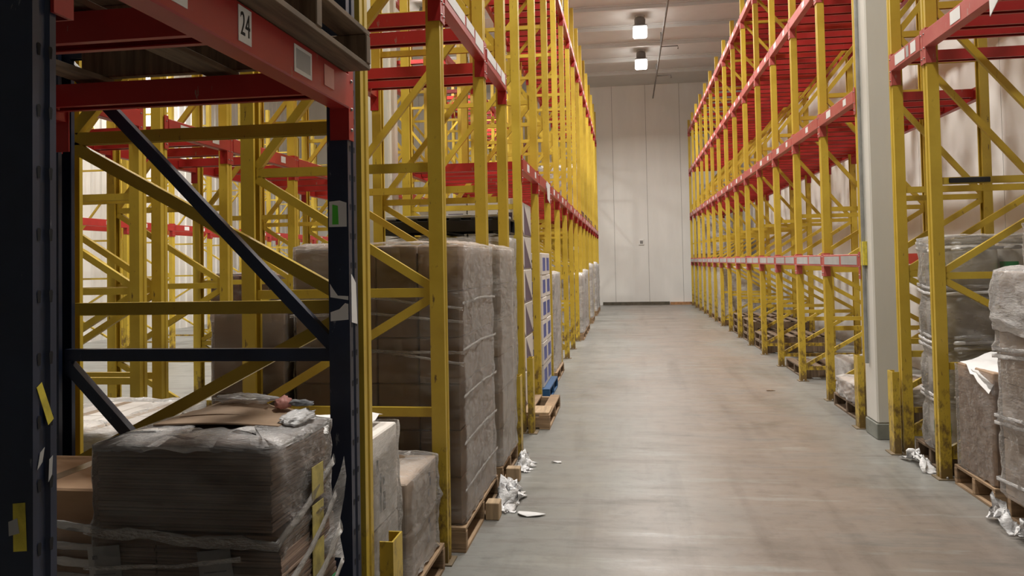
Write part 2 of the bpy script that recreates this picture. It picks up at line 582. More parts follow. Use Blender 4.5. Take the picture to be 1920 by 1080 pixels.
# ------------------------------------------------------------------ uprights, beams, rails
PW = 0.042          # half width of a post along the row
def post_mb(H, x, face, holes=0.0, pw=0.042, hz=0.12):
    """C-section post; face = +1 when its front face looks to -x."""
    b = MB()
    f = face
    d, t = 0.072 * f, 0.004
    prof = [(0, -pw), (0, -0.012), (0.006 * f, -0.008), (0.006 * f, 0.008), (0, 0.012), (0, pw), (d, pw), (d, pw - 0.018),
            (d - t * f, pw - 0.018), (d - t * f, pw - t), (t * f * 2.4, pw - t), (t * f * 2.4, -pw + t), (d - t * f, -pw + t),
            (d - t * f, -pw + 0.018), (d, -pw + 0.018), (d, -pw)]
    b.prism([(x + px, py) for px, py in prof], 0.008, H)
    if holes:
        z = hz
        while z < min(H, holes) - 0.05:
            for s in (-1, 1):
                yy = s * pw * 0.5
                q_ = pw / 0.042
                pr = [(-0.007 * q_, 0.008), (-0.004 * q_, 0.011), (0.004 * q_, 0.011), (0.007 * q_, 0.008), (0.0045 * q_, -0.009), (-0.0045 * q_, -0.009)]
                b.add([(x - 0.0008 * f, yy + a, z + c) for a, c in pr], [tuple(range(6))], 1)
            z += 0.0985
    return b

def chan(wd, dp, t=0.004):
    a, d = wd / 2, dp / 2
    return [(-a, -d), (a, -d), (a, -d + t), (-a + t, -d + t), (-a + t, d - t), (a, d - t), (a, d), (-a, d)]

def make_frame(H, D, mat, pitch=0.595, z0=0.155, zig=True, bw=0.046, holes=0.0, foot='plate', pw=0.042, hz=0.12):
    t = thing('upright_frame', '', 'rack upright')
    post_mb(H, 0, 1, holes, pw, hz).build('post', [mat, 'hole'], t)
    post_mb(H, D, -1, 0.0, pw).build('post', [mat, 'hole'], t)
    for x in (0.036, D - 0.036):
        b = MB().box(x - 0.06, x + 0.06, -0.065, 0.065, 0, 0.008)
        for s in (-1, 1):
            b.lathe([(0.009, 0.008), (0.009, 0.02), (0.004, 0.024)], 6, 1, (x, s * 0.054))
        b.build('foot_plate', [foot, 'steel'], t)
    x0, x1 = 0.074, D - 0.074
    if zig:                                    # (height, 0 front / 1 back): short panels low down, long ones above
        nodes = [(0.155, 0), (0.75, 1), (1.355, 0), (1.995, 1), (3.19, 0), (4.39, 1), (5.58, 0)]
        nodes = [q for q in nodes if q[0] < H - 0.03]
    else:
        nodes = [(z0 + pitch * k_, k_ % 2) for k_ in range(int((H - 0.05 - z0) / pitch) + 1)]
    for k_, (z, sd) in enumerate(nodes):
        MB().bar((x0, 0, z), (x1, 0, z), chan(bw, 0.03), (0, 1, 0)).build('horizontal_brace', mat, t)
        if k_ + 1 < len(nodes):
            zb, sb = nodes[k_ + 1]
            a, c = ((x0, x1)[sd], (x0, x1)[sb]) if zig else (x0, x1)
            MB().bar((a, 0.0, z + 0.03), (c, 0.0, zb - 0.03), chan(bw * 0.95, 0.03), (0, 1, 0)).build('diagonal_brace', mat, t)
    return t

def make_beam(L, mat='red', labels=(), plates=True, h=0.115):
    """Front face on x=0 looking to -x, running along +y from post centre to post centre, underside on z=0."""
    t = thing('rack_beam', '', 'rack beam')
    e = PW + 0.0065
    b = MB()
    prof = [(-0.012, 0.004), (-0.008, 0), (0.05, 0), (0.05, h - 0.035), (0.03, h - 0.035), (0.03, h), (-0.008, h), (-0.012, h - 0.004)]
    mt = Matrix(((1, 0, 0, 0), (0, 0, 1, 0), (0, 1, 0, 0), (0, 0, 0, 1)))
    b.prism(prof, e, L - e, 0, mt)
    b.build('beam_bar', mat, t)
    if plates:
        for s in (0, 1):
            y0, y1 = (0.002, e) if s == 0 else (L - e, L - 0.002)
            c = MB().box(-0.0085, -0.002, y0, y1, -0.105, h + 0.02)
            ys = (e - 0.0045, e) if s == 0 else (L - e, L - e + 0.0045)
            c.box(-0.002, 0.058, ys[0], ys[1], -0.105, h + 0.02)
            ym = (y0 + y1) / 2
            for zz in (-0.07, 0.0, h - 0.02):
                c.lathe([(0.006, 0), (0.006, 0.004), (0.003, 0.006)], 6, 1)
                for q in range(len(c.v) - 18 - 12, len(c.v)):
                    vx, vy, vz = c.v[q]
                    c.v[q] = (-0.0085 - vz, ym + vx, zz + vy)
            c.build('end_plate', [mat, 'steel'], t)
    for (y0, y1, z0, z1, mm) in labels:
        MB().box(-0.0140, -0.0122, y0, y1, z0, z1).build('location_label', mm, t)
    return t

def make_rail(x0, x1, h=0.075, wd=0.09):
    prof = [(-wd / 2, 0), (-wd / 2 + .004, 0), (-wd / 2 + .018, h - .004), (wd / 2 - .018, h - .004), (wd / 2 - .004, 0), (wd / 2, 0),
            (wd / 2, 0.004), (wd / 2 - 0.015, h), (-wd / 2 + 0.015, h), (-wd / 2, 0.004)]
    b = MB()
    wd2 = wd / 2
    prof = [(-wd2, 0), (-wd2 + .02, 0), (-wd2 + .02, .004), (-wd2 + .004, .004), (-wd2 + .004, h - .004), (wd2 - .004, h - .004),
            (wd2 - .004, .004), (wd2 - .02, .004), (wd2 - .02, 0), (wd2, 0), (wd2, h), (-wd2, h)]
    b.bar((x0, 0, 0), (x1, 0, 0), [(a, c) for a, c in prof], (0, 0, 1))
    o = b.build('deck_rail', 'red')
    return tag(o, '', 'deck rail')

def put(o, loc, rz, label, group):
    o.location = loc
    o.rotation_euler = (0, 0, rz)
    o['label'] = label
    if group: o['group'] = group
    return o

FD = 1.08
def row(name, xf, side, ys, H, D=FD, mat='yellow', skip=(), tmpl=None, label='', group=''):
    """Frames of one row. side -1: the row lies to the left of its front line."""
    rz = math.pi if side < 0 else 0.0
    t = tmpl or make_frame(H, D, mat)
    for i, y in enumerate(ys):
        o = t if (i == 0 and not tmpl) else copy_tree(t)
        put(o, (xf, y, 0), rz, label % ordw(i), group)
    return t

def beams(xf, side, ys, z, tmpl_of, face, label, group):
    """One beam per bay; face=-1 front (looks to the aisle), +1 rear."""
    cache = {}
    for i in range(len(ys) - 1):
        L = round(ys[i + 1] - ys[i], 4)
        if L < 0.5: continue
        key = (L, i % 3)
        if key in cache:
            o = copy_tree(cache[key])
        else:
            o = cache[key] = tmpl_of(L, i % 3)
        # template front looks to -x along +y
        looks = -side * (1 if face < 0 else -1)         # +1: must look to +x
        x = xf if face < 0 else xf + side * FD
        if looks < 0: put(o, (x, ys[i], z), 0, label % ordw(i), group)
        else: put(o, (x, ys[i + 1], z), math.pi, label % ordw(i), group)

def rails(xf, side, ys, z, per, label, group, tmpl):
    n = 0
    for i in range(len(ys) - 1):
        L = ys[i + 1] - ys[i]
        if L < 0.5: continue
        pr = per if i < 9 else max(2, per - 2)
        for k in range(pr):
            y = ys[i] + L * (k + 0.5) / pr
            o = tmpl.copy()
            COL.objects.link(o)
            put(o, (xf + side * 0.055, y, z), 0 if side > 0 else math.pi, label % ordw(n), group)
            n += 1

def lab(kind, mat='red'):
    def f(L, v):
        ls = []
        if kind == 'few':
            ls = [(L * .2, L * .2 + .10, .03, .09, 'paper'), (L * .62, L * .62 + .16, .025, .095, 'paper')]
            if v == 1: ls = [(L * .35, L * .35 + .12, .03, .09, 'paper')]
        elif kind == 'ragged':
            ls = [(0.1, L * .3, .03, .112, 'paper'), (L * .33, L * .52, .05, .112, 'paper'), (L * .56, L * .95, .045, .110, 'paper')]
        elif kind == 'strip':
            ls = [(0.08, L * .45, .02, .10, 'paper_grey'), (L * .5, L * .93, .018, .098, 'paper_grey')]
        return make_beam(L, mat, ls)
    return f

rail0 = make_rail(0, FD - 0.11)

# --- right row
XRF = 2.03
YR = [7.36 + 1.352 * k for k in range(15)]
row('right', XRF, 1, YR, 6.02, label='yellow upright frame in the right rack row, %s beyond the white column', group='yellow frames of the right rack row')
RL = [(1.40, 'lowest', 'strip', 0), (2.86, 'second', 'few', 4), (4.28, 'third', 'few', 4), (5.58, 'top', 'few', 4)]
for z, nm, kd, per in RL:
    beams(XRF, 1, YR, z, lab(kd, 'red_faded'), -1, 'red aisle-side beam on the right row\'s ' + nm + ' level, %s bay beyond the column', 'aisle-side beams of the right row, %s level' % nm)
    beams(XRF, 1, YR, z, lab(''), 1, 'red wall-side beam on the right row\'s ' + nm + ' level, %s bay beyond the white column', 'wall-side beams of the right row, %s level' % nm)
    if per:
        rails(XRF, 1, YR, z + 0.02, per, 'red cross rail on the right row\'s ' + nm + ' level, %s beyond the white column', 'cross rails of the right row, %s level' % nm, rail0)
# near part of the right row, this side of the column
YN = [3.62, 5.72, 6.42]
nf = make_frame(6.0, FD, 'yellow')
put(nf, (XRF, 5.72, 0), 0, 'yellow upright frame beside the grey carton stack, this side of the white column', 'near frames of the right row')
o = copy_tree(nf)
put(o, (XRF, 6.42, 0), 0, 'yellow upright frame directly in front of the white column', 'near frames of the right row')
o = copy_tree(nf)
put(o, (XRF, 3.62, 0), 0, 'yellow upright frame nearest the viewer in the right row, beyond the big wrapped stack', 'near frames of the right row')
kill_later = []
for i in range(2):
    L = round(YN[i + 1] - YN[i], 3)
    ls = [(L * .12, L * .12 + .11, .02, .10, 'paper'), (L * .38, L * .38 + .06, .015, .105, 'paper'), (L * .7, L * .7 + .15, .02, .10, 'paper')] if i == 0 else \
        [(.12, .22, .02, .10, 'paper'), (.26, .31, .02, .10, 'paper_grey'), (.34, .55, .02, .10, 'paper')]
    b = make_beam(L, 'red_faded', ls)
    put(b, (XRF, YN[i], 2.90), 0, ['red labelled beam over the near right bay, above the wrapped stacks', 'short red labelled beam just in front of the white column'][i], 'near right beams')
    b2 = make_beam(L, 'red')
    put(b2, (XRF + FD, YN[i + 1], 2.90), math.pi, ['red rear beam over the near right bay against the white wall', 'short red rear beam just in front of the white column'][i], 'near right beams')
for i, y in enumerate((4.75, 5.02, 5.32, 5.55, 6.2)):
    o = rail0.copy()
    COL.objects.link(o)
    put(o, (XRF + 0.055, y, 2.92), 0, 'red cross rail over the near right bay, %s from the viewer' % ordw(i), 'near right cross rails')
blk = MB().bev(0, 0.26, -0.03, -0.018, 0, 0.035, 0.004)
tag(blk.build('black_strap_bar', 'black_plastic', None, (XRF + 0.12, 5.72, 1.978)), 'short black bar fixed to the yellow brace beside the white column', 'bar')

# --- left row, far part
XLF = -0.92
YL = [6.98 + 1.333 * k for k in range(15)]
row('left', XLF, -1, YL, 6.3, label='yellow upright frame in the long left rack row, %s past the tall brown carton stacks', group='yellow frames of the long left rack row')
LL = [(2.32, 'lower', 'few', 4), (5.28, 'upper', 'few', 4)]
for z, nm, kd, per in LL:
    beams(XLF, -1, YL, z, lab(kd), -1, 'red aisle-side beam on the left row\'s ' + nm + ' level, %s bay past the carton stacks', 'aisle-side beams of the left row, %s level' % nm)
    beams(XLF, -1, YL, z, lab(''), 1, 'red back beam on the left row\'s ' + nm + ' level, %s bay past the carton stacks', 'back beams of the left row, %s level' % nm)
    rails(XLF, -1, YL, z + 0.02, per, 'red cross rail on the left row\'s ' + nm + ' level, %s past the carton stacks', 'cross rails of the left row, %s level' % nm, rail0)

# --- left row, near part
YM = [2.722, 3.95, 5.2, 6.14]
mf = make_frame(6.0, FD, 'yellow')
mf2 = make_frame(6.0, 1.21, 'yellow')
names = ['yellow upright frame standing directly behind the navy frame', 'yellow upright frame in front of the tall wrapped carton stack',
         'yellow upright frame hidden low down by the tall wrapped carton stacks', 'yellow upright frame with the short yellow guard, behind the carton stacks']
for i, y in enumerate(YM):
    o = mf2 if i == 0 else (mf if i == 1 else copy_tree(mf))
    put(o, (XLF, y, 0), math.pi, names[i], 'near yellow frames of the left row')
nb = ['between navy post and first yellow post', 'over the tall carton stacks', 'ending at the short guard']
for i in range(3):
    L = round(YM[i + 1] - YM[i], 4)
    b = lab('ragged')(L, 0)
    put(b, (XLF, YM[i + 1], 2.84), math.pi, 'red beam with ragged white labels in the left row, ' + nb[i], 'near left beams')
    b = make_beam(L, 'red')
    put(b, (XLF - FD, YM[i], 2.84), 0, 'red back beam of the left row, ' + nb[i], 'near left beams')
for i, y in enumerate((3.15, 3.4, 3.7, 4.4, 4.75, 5.6, 5.9)):
    o = rail0.copy()
    COL.objects.link(o)
    put(o, (XLF - 0.055, y, 2.86), math.pi, 'red cross rail above the carton stacks in the near left row, %s from the viewer' % ordw(i), 'near left cross rails')

# navy bay
bf = make_frame(4.6, 1.14, 'blue', pitch=1.08, z0=0.12, zig=False, bw=0.042, holes=2.4)
# long diagonals of the navy frame climb towards the back
put(bf, (XLF, 2.585, 0), math.pi, 'dark navy upright frame with green and torn white stickers in the foreground', 'navy frames')
o = make_frame(4.6, 1.14, 'blue', pitch=1.08, z0=0.12, zig=False, bw=0.042, holes=2.4, pw=0.026, hz=0.08)
put(o, (XLF, 1.146, 0), math.pi, 'dark navy upright frame nearest the viewer at the left picture edge', 'navy frames')
BL = 2.585 - 1.155
def ylab(y, half): return (2.585 - y - half, 2.585 - y + half)
lb = []
bb = make_beam(BL, 'red', [(*ylab(1.46, .085), .022, .10, 'paper'), (*ylab(1.80, .033), .018, .105, 'paper'), (*ylab(2.15, .062), .02, .098, 'paper'), (*ylab(2.35, .04), .03, .095, 'pinkprint')])
put(bb, (XLF, 2.585, 2.025), math.pi, 'red beam with white number labels carrying the empty wooden pallet in the foreground', 'navy bay beams')
bb2 = make_beam(BL, 'red')
put(bb2, (XLF - FD, 1.155, 2.025), 0, 'red back beam of the navy bay in the foreground', 'navy bay beams')
labels = [c for c in bb.children if c.name.startswith('location_label')]
def text_mesh(txt, size, mat, parent, loc, rot, name='label_number'):
    cu = bpy.data.curves.new(name, 'FONT')
    cu.body = txt
    cu.size = size
    cu.align_x = 'CENTER'
    cu.align_y = 'CENTER'
    cu.extrude = 0.0004
    cu.materials.append(M[mat])
    o = bpy.data.objects.new(name, cu)
    COL.objects.link(o)
    o.parent = parent
    o.location = loc
    o.rotation_euler = rot
    o.scale = (0.62, 1, 1)
    return o
text_mesh('24', 0.082, 'ink', labels[1], (-0.0146, 2.585 - 1.80, 0.06), (math.pi / 2, 0, -math.pi / 2))
def bars(parent, y0, y1, z0, z1, x=-0.0146, nb=14):
    b = MB()
    rr = random.Random(3)
    u = y0
    while u < y1:
        wd = rr.uniform(0.002, 0.006)
        b.box(x - 0.0003, x, u, min(u + wd, y1), z0, z1)
        u += wd + rr.uniform(0.003, 0.006)
    return b.build('barcode', 'ink_grey', parent)
a, c = ylab(1.46, .07)
bars(labels[0], a, c, .05, .09)
b_ = MB().box(-0.0147, -0.0144, *ylab(2.15, .05), .032, .088).build('printed_panel', 'paper_grey', labels[2])
b_ = MB()
for zz, hh in ((1.90, .02), (2.05, .02)):
    pass
for i, y in enumerate((1.78, 2.455)):
    o = rail0.copy()
    COL.objects.link(o)
    put(o, (XLF - 0.055, y, 2.052), math.pi, ['dark red cross rail under the foreground pallet, the nearer one', 'dark red cross rail under the foreground pallet, the farther one beside the navy post'][i], 'cross rails under the foreground pallet')

# stickers on the navy posts (local: x to the back, y mirrored by the half turn)
posts2 = [c for c in bf.children if c.name.startswith('post')]
def sticker(parent, name, mat, poly, axis, at):
    """Thin irregular sticker; axis 'y' lies on the side facing the viewer (local +y), axis 'x' on the aisle face."""
    b = MB()
    n = len(poly)
    if axis == 'y':
        vs = [(u, at, z) for u, z in poly] + [(u, at + 0.0006, z) for u, z in poly]
    else:
        vs = [(at, u, z) for u, z in poly] + [(at - 0.0006, u, z) for u, z in poly]
    fs = [tuple(range(n)), tuple(range(2 * n - 1, n - 1, -1))] + [(i, (i + 1) % n, n + (i + 1) % n, n + i) for i in range(n)]
    return b.add(vs, fs).build(name, mat, parent)
sy = PW + 0.0004
p2 = posts2[0]
sticker(p2, 'white_sticker', 'paper', [(0.006, 1.63), (0.068, 1.63), (0.066, 1.715), (0.03, 1.718), (0.006, 1.71)], 'y', sy)
sticker(p2, 'green_sticker', 'green_sticker', [(0.034, 1.638), (0.056, 1.638), (0.055, 1.705), (0.036, 1.70)], 'y', sy + 0.0007)
sticker(p2, 'torn_white_sticker', 'paper', [(0.004, 1.385), (0.066, 1.395), (0.067, 1.44), (0.058, 1.425), (0.04, 1.40), (0.004, 1.398)], 'y', sy)
sticker(p2, 'torn_white_sticker', 'paper', [(0.004, 1.32), (0.066, 1.315), (0.066, 1.345), (0.035, 1.355), (0.015, 1.375), (0.004, 1.372)], 'y', sy)
sticker(p2, 'torn_white_sticker', 'paper', [(-0.03, 1.30), (0.025, 1.31), (0.026, 1.47), (0.02, 1.47), (-0.02, 1.44)], 'x', -0.0006)
p1 = [c for c in bpy.data.objects if c.parent and c.parent.get('label', '').startswith('dark navy upright frame nearest') and c.name.startswith('post')]
p1 = sorted(p1, key=lambda c: c.name)[0]
s1 = 0.0264
sticker(p1, 'yellow_sticker', 'yellowlabel', [(0.019, 1.318), (0.008, 1.325), (-0.018, 1.263), (-0.006, 1.255)], 'x', -0.0006)
sticker(p1, 'white_scuff', 'paper_grey', [(0.018, 1.19), (0.012, 1.215), (0.002, 1.222), (0.007, 1.20)], 'x', -0.0006)
sticker(p1, 'white_scuff', 'paper_grey', [(-0.006, 1.165), (-0.014, 1.175), (-0.016, 1.205), (-0.008, 1.20)], 'x', -0.0006)
sticker(p1, 'yellow_sticker', 'yellowlabel', [(0.010, 1.068), (0.033, 1.066), (0.034, 1.140), (0.013, 1.142)], 'y', s1)
sticker(p1, 'torn_white_sticker', 'paper_grey', [(0.022, 1.095), (0.040, 1.090), (0.041, 1.112), (0.026, 1.118)], 'y', s1 + 0.0008)

# --- rows standing deeper on the left
X2 = -3.24
Y2 = [3.6, 4.95, 5.2, 6.14, 7.47, 8.85, 10.2, 11.55, 12.9] + [12.9 + 1.34 * k for k in range(1, 11)]
t2 = make_frame(6.3, FD, 'yellow')
for i, y in enumerate(Y2):
    o = t2 if i == 0 else copy_tree(t2)
    put(o, (X2, y, 0), math.pi, 'yellow upright frame of the second left rack row, %s from the viewer' % ordw(i), 'yellow frames of the second left row')
for z, nm, ya in ((2.46, 'lower', Y2[:9]), (4.0, 'middle', Y2[:8]), (5.28, 'top', Y2[5:])):
    beams(X2, -1, ya, z, lab('few'), -1, 'red front beam of the second left row, ' + nm + ' level, %s bay from the viewer', 'beams of the second left row')
    beams(X2, -1, ya, z, lab(''), 1, 'red back beam of the second left row, ' + nm + ' level, %s bay from the viewer', 'beams of the second left row')
rails(X2, -1, Y2[5:], 5.30, 2, 'red cross rail of the second left row\'s top level, %s from the viewer', 'top cross rails of the second left row', rail0)
rails(X2, -1, Y2[:9], 2.48, 2, 'red cross rail of the second left row\'s lower level, %s from the viewer', 'cross rails of the second left row', rail0)
X3 = -8.3
Y3 = [9.6 + 1.34 * k for k in range(11)]
t3 = make_frame(5.2, FD, 'yellow', bw=0.03)
for i, y in enumerate(Y3):
    o = t3 if i == 0 else copy_tree(t3)
    put(o, (X3, y, 0), math.pi, 'yellow upright frame of the row near the ribbed left wall, %s from the viewer' % ordw(i), 'yellow frames near the ribbed left wall')
beams(X3, -1, Y3, 2.2, lab('few'), -1, 'red front beam of the row near the ribbed left wall, %s bay from the viewer', 'beams near the ribbed left wall')
beams(X3, -1, Y3, 2.2, lab(''), 1, 'red back beam of the row near the ribbed left wall, %s bay from the viewer', 'beams near the ribbed left wall')
kill(rail0) if False else None
bpy.data.objects.remove(rail0, do_unlink=True)

# --- post guards
def guard(x, y, h, side, label):
    b = MB()
    # angle guard wrapped round the aisle side of a post; opens away from the aisle
    s = side
    prof = [(0, -0.058), (0, 0.058), (s * 0.05, 0.058), (s * 0.05, 0.051), (s * 0.007, 0.051), (s * 0.007, -0.051), (s * 0.05, -0.051), (s * 0.05, -0.058)]
    t = thing('post_guard', label, 'post guard', (x, y, 0), 0, 'short yellow post guards')
    MB().prism(prof, 0.008, h).build('guard_body', 'yellow', t)
    b.box(*sorted((s * 0.045, -s * 0.03)), -0.075, 0.075, 0, 0.008).build('base_flange', 'plate', t)
    return t
guard(-0.843, 2.80, 0.52, -1, 'short yellow post guard at the foot of the navy post')
guard(-0.843, 6.16, 0.62, -1, 'short yellow post guard beside the tall wrapped carton stacks')
guard(-0.843, 6.98, 0.66, -1, 'short yellow post guard beside the purple and white carton stack')
guard(1.954, 6.42, 0.62, 1, 'short yellow post guard just in front of the white column')
guard(1.954, 7.34, 0.63, 1, 'short yellow post guard just beyond the white column')

# ------------------------------------------------------------------ pallets
def make_pallet(lx, ly, mat='wood', mat2='wood', h=0.13, boards=6, stringers=3):
    """Boards run along y (the aisle), stringers along x with their ends to the aisle."""
    t = thing('pallet', '', 'pallet')
    for k in range(stringers):
        y = -ly / 2 + 0.02 + (ly - 0.04) * k / (stringers - 1)
        MB().bev(-lx / 2, lx / 2, y - 0.02, y + 0.02, 0.018, h - 0.018, 0.003).build('stringer', mat2, t)
    for k in range(boards):
        x = -lx / 2 + 0.05 + (lx - 0.1) * k / (boards - 1)
        MB().bev(x - 0.048, x + 0.048, -ly / 2, ly / 2, h - 0.018, h, 0.002).build('deck_board', mat, t)
    for k in range(3):
        x = -lx / 2 + 0.05 + (lx - 0.1) * k / 2
        MB().bev(x - 0.048, x + 0.048, -ly / 2, ly / 2, 0, 0.018, 0.002).build('bottom_board', mat, t)
    return t
PAL = {}
def pallet(xc, yc, label, lx=1.02, ly=1.05, z=0, kind='wood', group='wooden pallets on the floor', stringers=3):
    key = (lx, ly, kind, stringers)
    if key in PAL:
        o = copy_tree(PAL[key])
    else:
        m = {'wood': ('wood', 'wood'), 'dark': ('wood_dark', 'wood_dark'), 'blue': ('blue_plastic', 'blue_plastic'), 'black': ('black_plastic', 'black_plastic')}[kind]
        o = PAL[key] = make_pallet(lx, ly, m[0], m[1], stringers=stringers)
    return put(o, (xc, yc, z), 0, label, group)

# ------------------------------------------------------------------ cartons and wrapped loads
def carton_mb(lx, ly, lz, tape=True, b=0.006):
    m = MB().bev(-lx / 2, lx / 2, -ly / 2, ly / 2, 0, lz, b)
    if tape:
        m.box(-0.024, 0.024, -ly / 2 + b, ly / 2 - b, lz - 0.0005, lz + 0.0008, 1)
        for s in (-1, 1):
            y = s * (ly / 2)
            m.box(-0.024, 0.024, min(y, y + s * 0.0008), max(y, y + s * 0.0008), lz * 0.72, lz - b, 1)
    return m

def shell(x0, x1, y0, y1, z0, z1, amp=0.012, seed=0, nu=26, nv=26, rc=0.04, bulge=0.0, rope=(), skirt=0.10, waist=()):
    """Film wrapped round a block: rounded plan, diagonal folds, ruffled skirt folded over the top."""
    cx, cy = (x0 + x1) / 2, (y0 + y1) / 2
    hx, hy = (x1 - x0) / 2, (y1 - y0) / 2
    per = []
    for (sx, sy, nx_, ny_) in ((1, -1, 0, 1), (1, 1, -1, 0), (-1, 1, 0, -1), (-1, -1, 1, 0)):
        c = (sx * (hx - rc), sy * (hy - rc))
        a0 = {(1, -1): -90, (1, 1): 0, (-1, 1): 90, (-1, -1): 180}[(sx, sy)]
        for q in range(4):
            a = math.radians(a0 + 90 * q / 3)
            per.append((c[0] + rc * math.cos(a), c[1] + rc * math.sin(a), math.cos(a), math.sin(a)))
        # straight run to the next corner
        if nx_ == 0: e = (sx * hx, ny_ * (hy - rc)); st = (sx * hx, -ny_ * (hy - rc)); nrm = (sx, 0)
        else: e = (nx_ * (hx - rc), sy * hy); st = (-nx_ * (hx - rc), sy * hy); nrm = (0, sy)
        for q in range(1, nu):
            t = q / nu
            per.append((st[0] + (e[0] - st[0]) * t, st[1] + (e[1] - st[1]) * t, nrm[0], nrm[1]))
    n = len(per)
    vs, fs = [], []
    sv = Vector((seed * 7.3, seed * 3.1, seed * 1.7))
    for j in range(nv + 1):
        t = j / nv
        z = z0 + (z1 - z0) * t
        for (px, py, nx_, ny_) in per:
            P = Vector((px, py, z))
            d = noise.noise(Vector((px * 5 + py * 5, z * 9 + px * 3 - py * 3, seed)) + sv) * amp
            d += abs(noise.noise(Vector((px * 11 - py * 11, z * 22, seed + 9)) + sv)) * amp * 1.1
            d += amp * 0.9 + bulge * math.sin(math.pi * t)
            for rz_, ra in rope:
                zz = rz_ + 0.04 * noise.noise(Vector((px * 2, py * 2, rz_ * 9)))
                d += ra * math.exp(-((z - zz) / 0.012) ** 2)
            for wz, wa, ww in waist:
                d -= wa * math.exp(-((z - wz) / ww) ** 2)
            zz = z + (noise.noise(Vector((px * 6, py * 6, seed * 2.0))) * 0.015 if 0 < j < nv else 0)
            zz = max(zz, z0 + 0.002 * j)
            if j == 0: zz += abs(noise.noise(Vector((px * 9, py * 9, seed * 5.0)))) * 0.03
            vs.append((cx + px + nx_ * d, cy + py + ny_ * d, zz))
    rows_ = nv + 1
    if skirt > 0:
        for q, (ins, up) in enumerate(((0.3, 0.012), (0.65, 0.014), (1.0, 0.010))):
            for (px, py, nx_, ny_) in per:
                w_ = noise.noise(Vector((px * 10, py * 10, seed * 4.0 + q)))
                k_ = skirt * ins * (1 + 0.5 * w_)
                vs.append((cx + px * (1 - k_ / max(hx, hy)) - nx_ * k_ * 0.5, cy + py * (1 - k_ / max(hx, hy)) - ny_ * k_ * 0.5, z1 + up + 0.014 * w_ + 0.006))
        rows_ += 3
    for j in range(rows_ - 1):
        for i in range(n):
            fs.append((j * n + i, j * n + (i + 1) % n, (j + 1) * n + (i + 1) % n, (j + 1) * n + i))
    m = MB()
    m.add(vs, fs, 0, True)
    return m

def film_rope_glint(parent, pts, r=0.006, mat='film_solid', seed=1):
    """A pale strip along pts, for bunched film and for glints built as shape."""
    P = []
    for a, b in zip(pts[:-1], pts[1:]):
        a, b = Vector(a), Vector(b)
        n = max(2, int((b - a).length / 0.03))
        for i in range(n):
            P.append(a.lerp(b, i / n))
    P.append(Vector(pts[-1]))
    vs, fs = [], []
    for i, p in enumerate(P):
        d = (P[min(i + 1, len(P) - 1)] - P[max(i - 1, 0)]).normalized()
        x = d.cross(Vector((0, 0, 1))).normalized()
        y = d.cross(x).normalized()
        rr = r * (0.75 + 0.9 * abs(noise.noise(Vector((i * 0.4, seed, 0)))))
        q = p + y * r * 1.2 * noise.noise(Vector((i * 0.25, seed, 5)))
        for k in range(7):
            t_ = 2 * math.pi * k / 7
            vs.append(q + x * rr * 0.35 * math.cos(t_) + y * rr * 2.2 * math.sin(t_))
    for i in range(len(P) - 1):
        for k in range(7):
            fs.append((i * 7 + k, i * 7 + (k + 1) % 7, (i + 1) * 7 + (k + 1) % 7, (i + 1) * 7 + k))
    return MB().add(vs, fs, 0, True).build('film_rope_glint', mat, parent, fixn=False)

def load(label, cat, x0, x1, y0, y1, z0, z1, nx, ny, nz, mat='card', wrap='film', group=None, name='wrapped_pallet_load', seed=1,
         decorate=None, amp=0.010, res=26, rope=(), tape=True, bulge=0.0, jit=0.006, skirt=0.10, cover=None):
    t = thing(name, label, cat, ((x0 + x1) / 2, (y0 + y1) / 2, z0), 0, group)
    lx, ly, lz = (x1 - x0) / nx, (y1 - y0) / ny, (z1 - z0) / nz
    rr = random.Random(seed)
    base = None
    out = []
    for k in range(nz):
        for j in range(ny):
            for i in range(nx):
                if 0 < i < nx - 1 and 0 < j < ny - 1 and k < nz - 1: continue
                if base is None:
                    o = base = carton_mb(lx - 0.006, ly - 0.006, lz - 0.003, tape).build('carton', [mat, 'tape'], t)
                else:
                    o = base.copy()
                    COL.objects.link(o)
                    o.parent = t
                ox = 0 if i in (0, nx - 1) else 0
                o.location = (-(x1 - x0) / 2 + lx * (i + .5) + rr.uniform(-jit, jit) * 0.5, -(y1 - y0) / 2 + ly * (j + .5) + rr.uniform(-jit, jit) * 0.5, lz * k)
                o.rotation_euler = (0, 0, rr.uniform(-0.006, 0.006))
                out.append((i, j, k, o))
    if wrap:
        hx, hy = (x1 - x0) / 2 + 0.006, (y1 - y0) / 2 + 0.006
        shell(-hx, hx, -hy, hy, 0.003, z1 - z0 + 0.004, amp, seed, res, res, 0.03, bulge, rope, skirt).build('stretch_wrap', wrap, t, fixn=False)
    if decorate: decorate(t, out, lx, ly, lz)
    return t

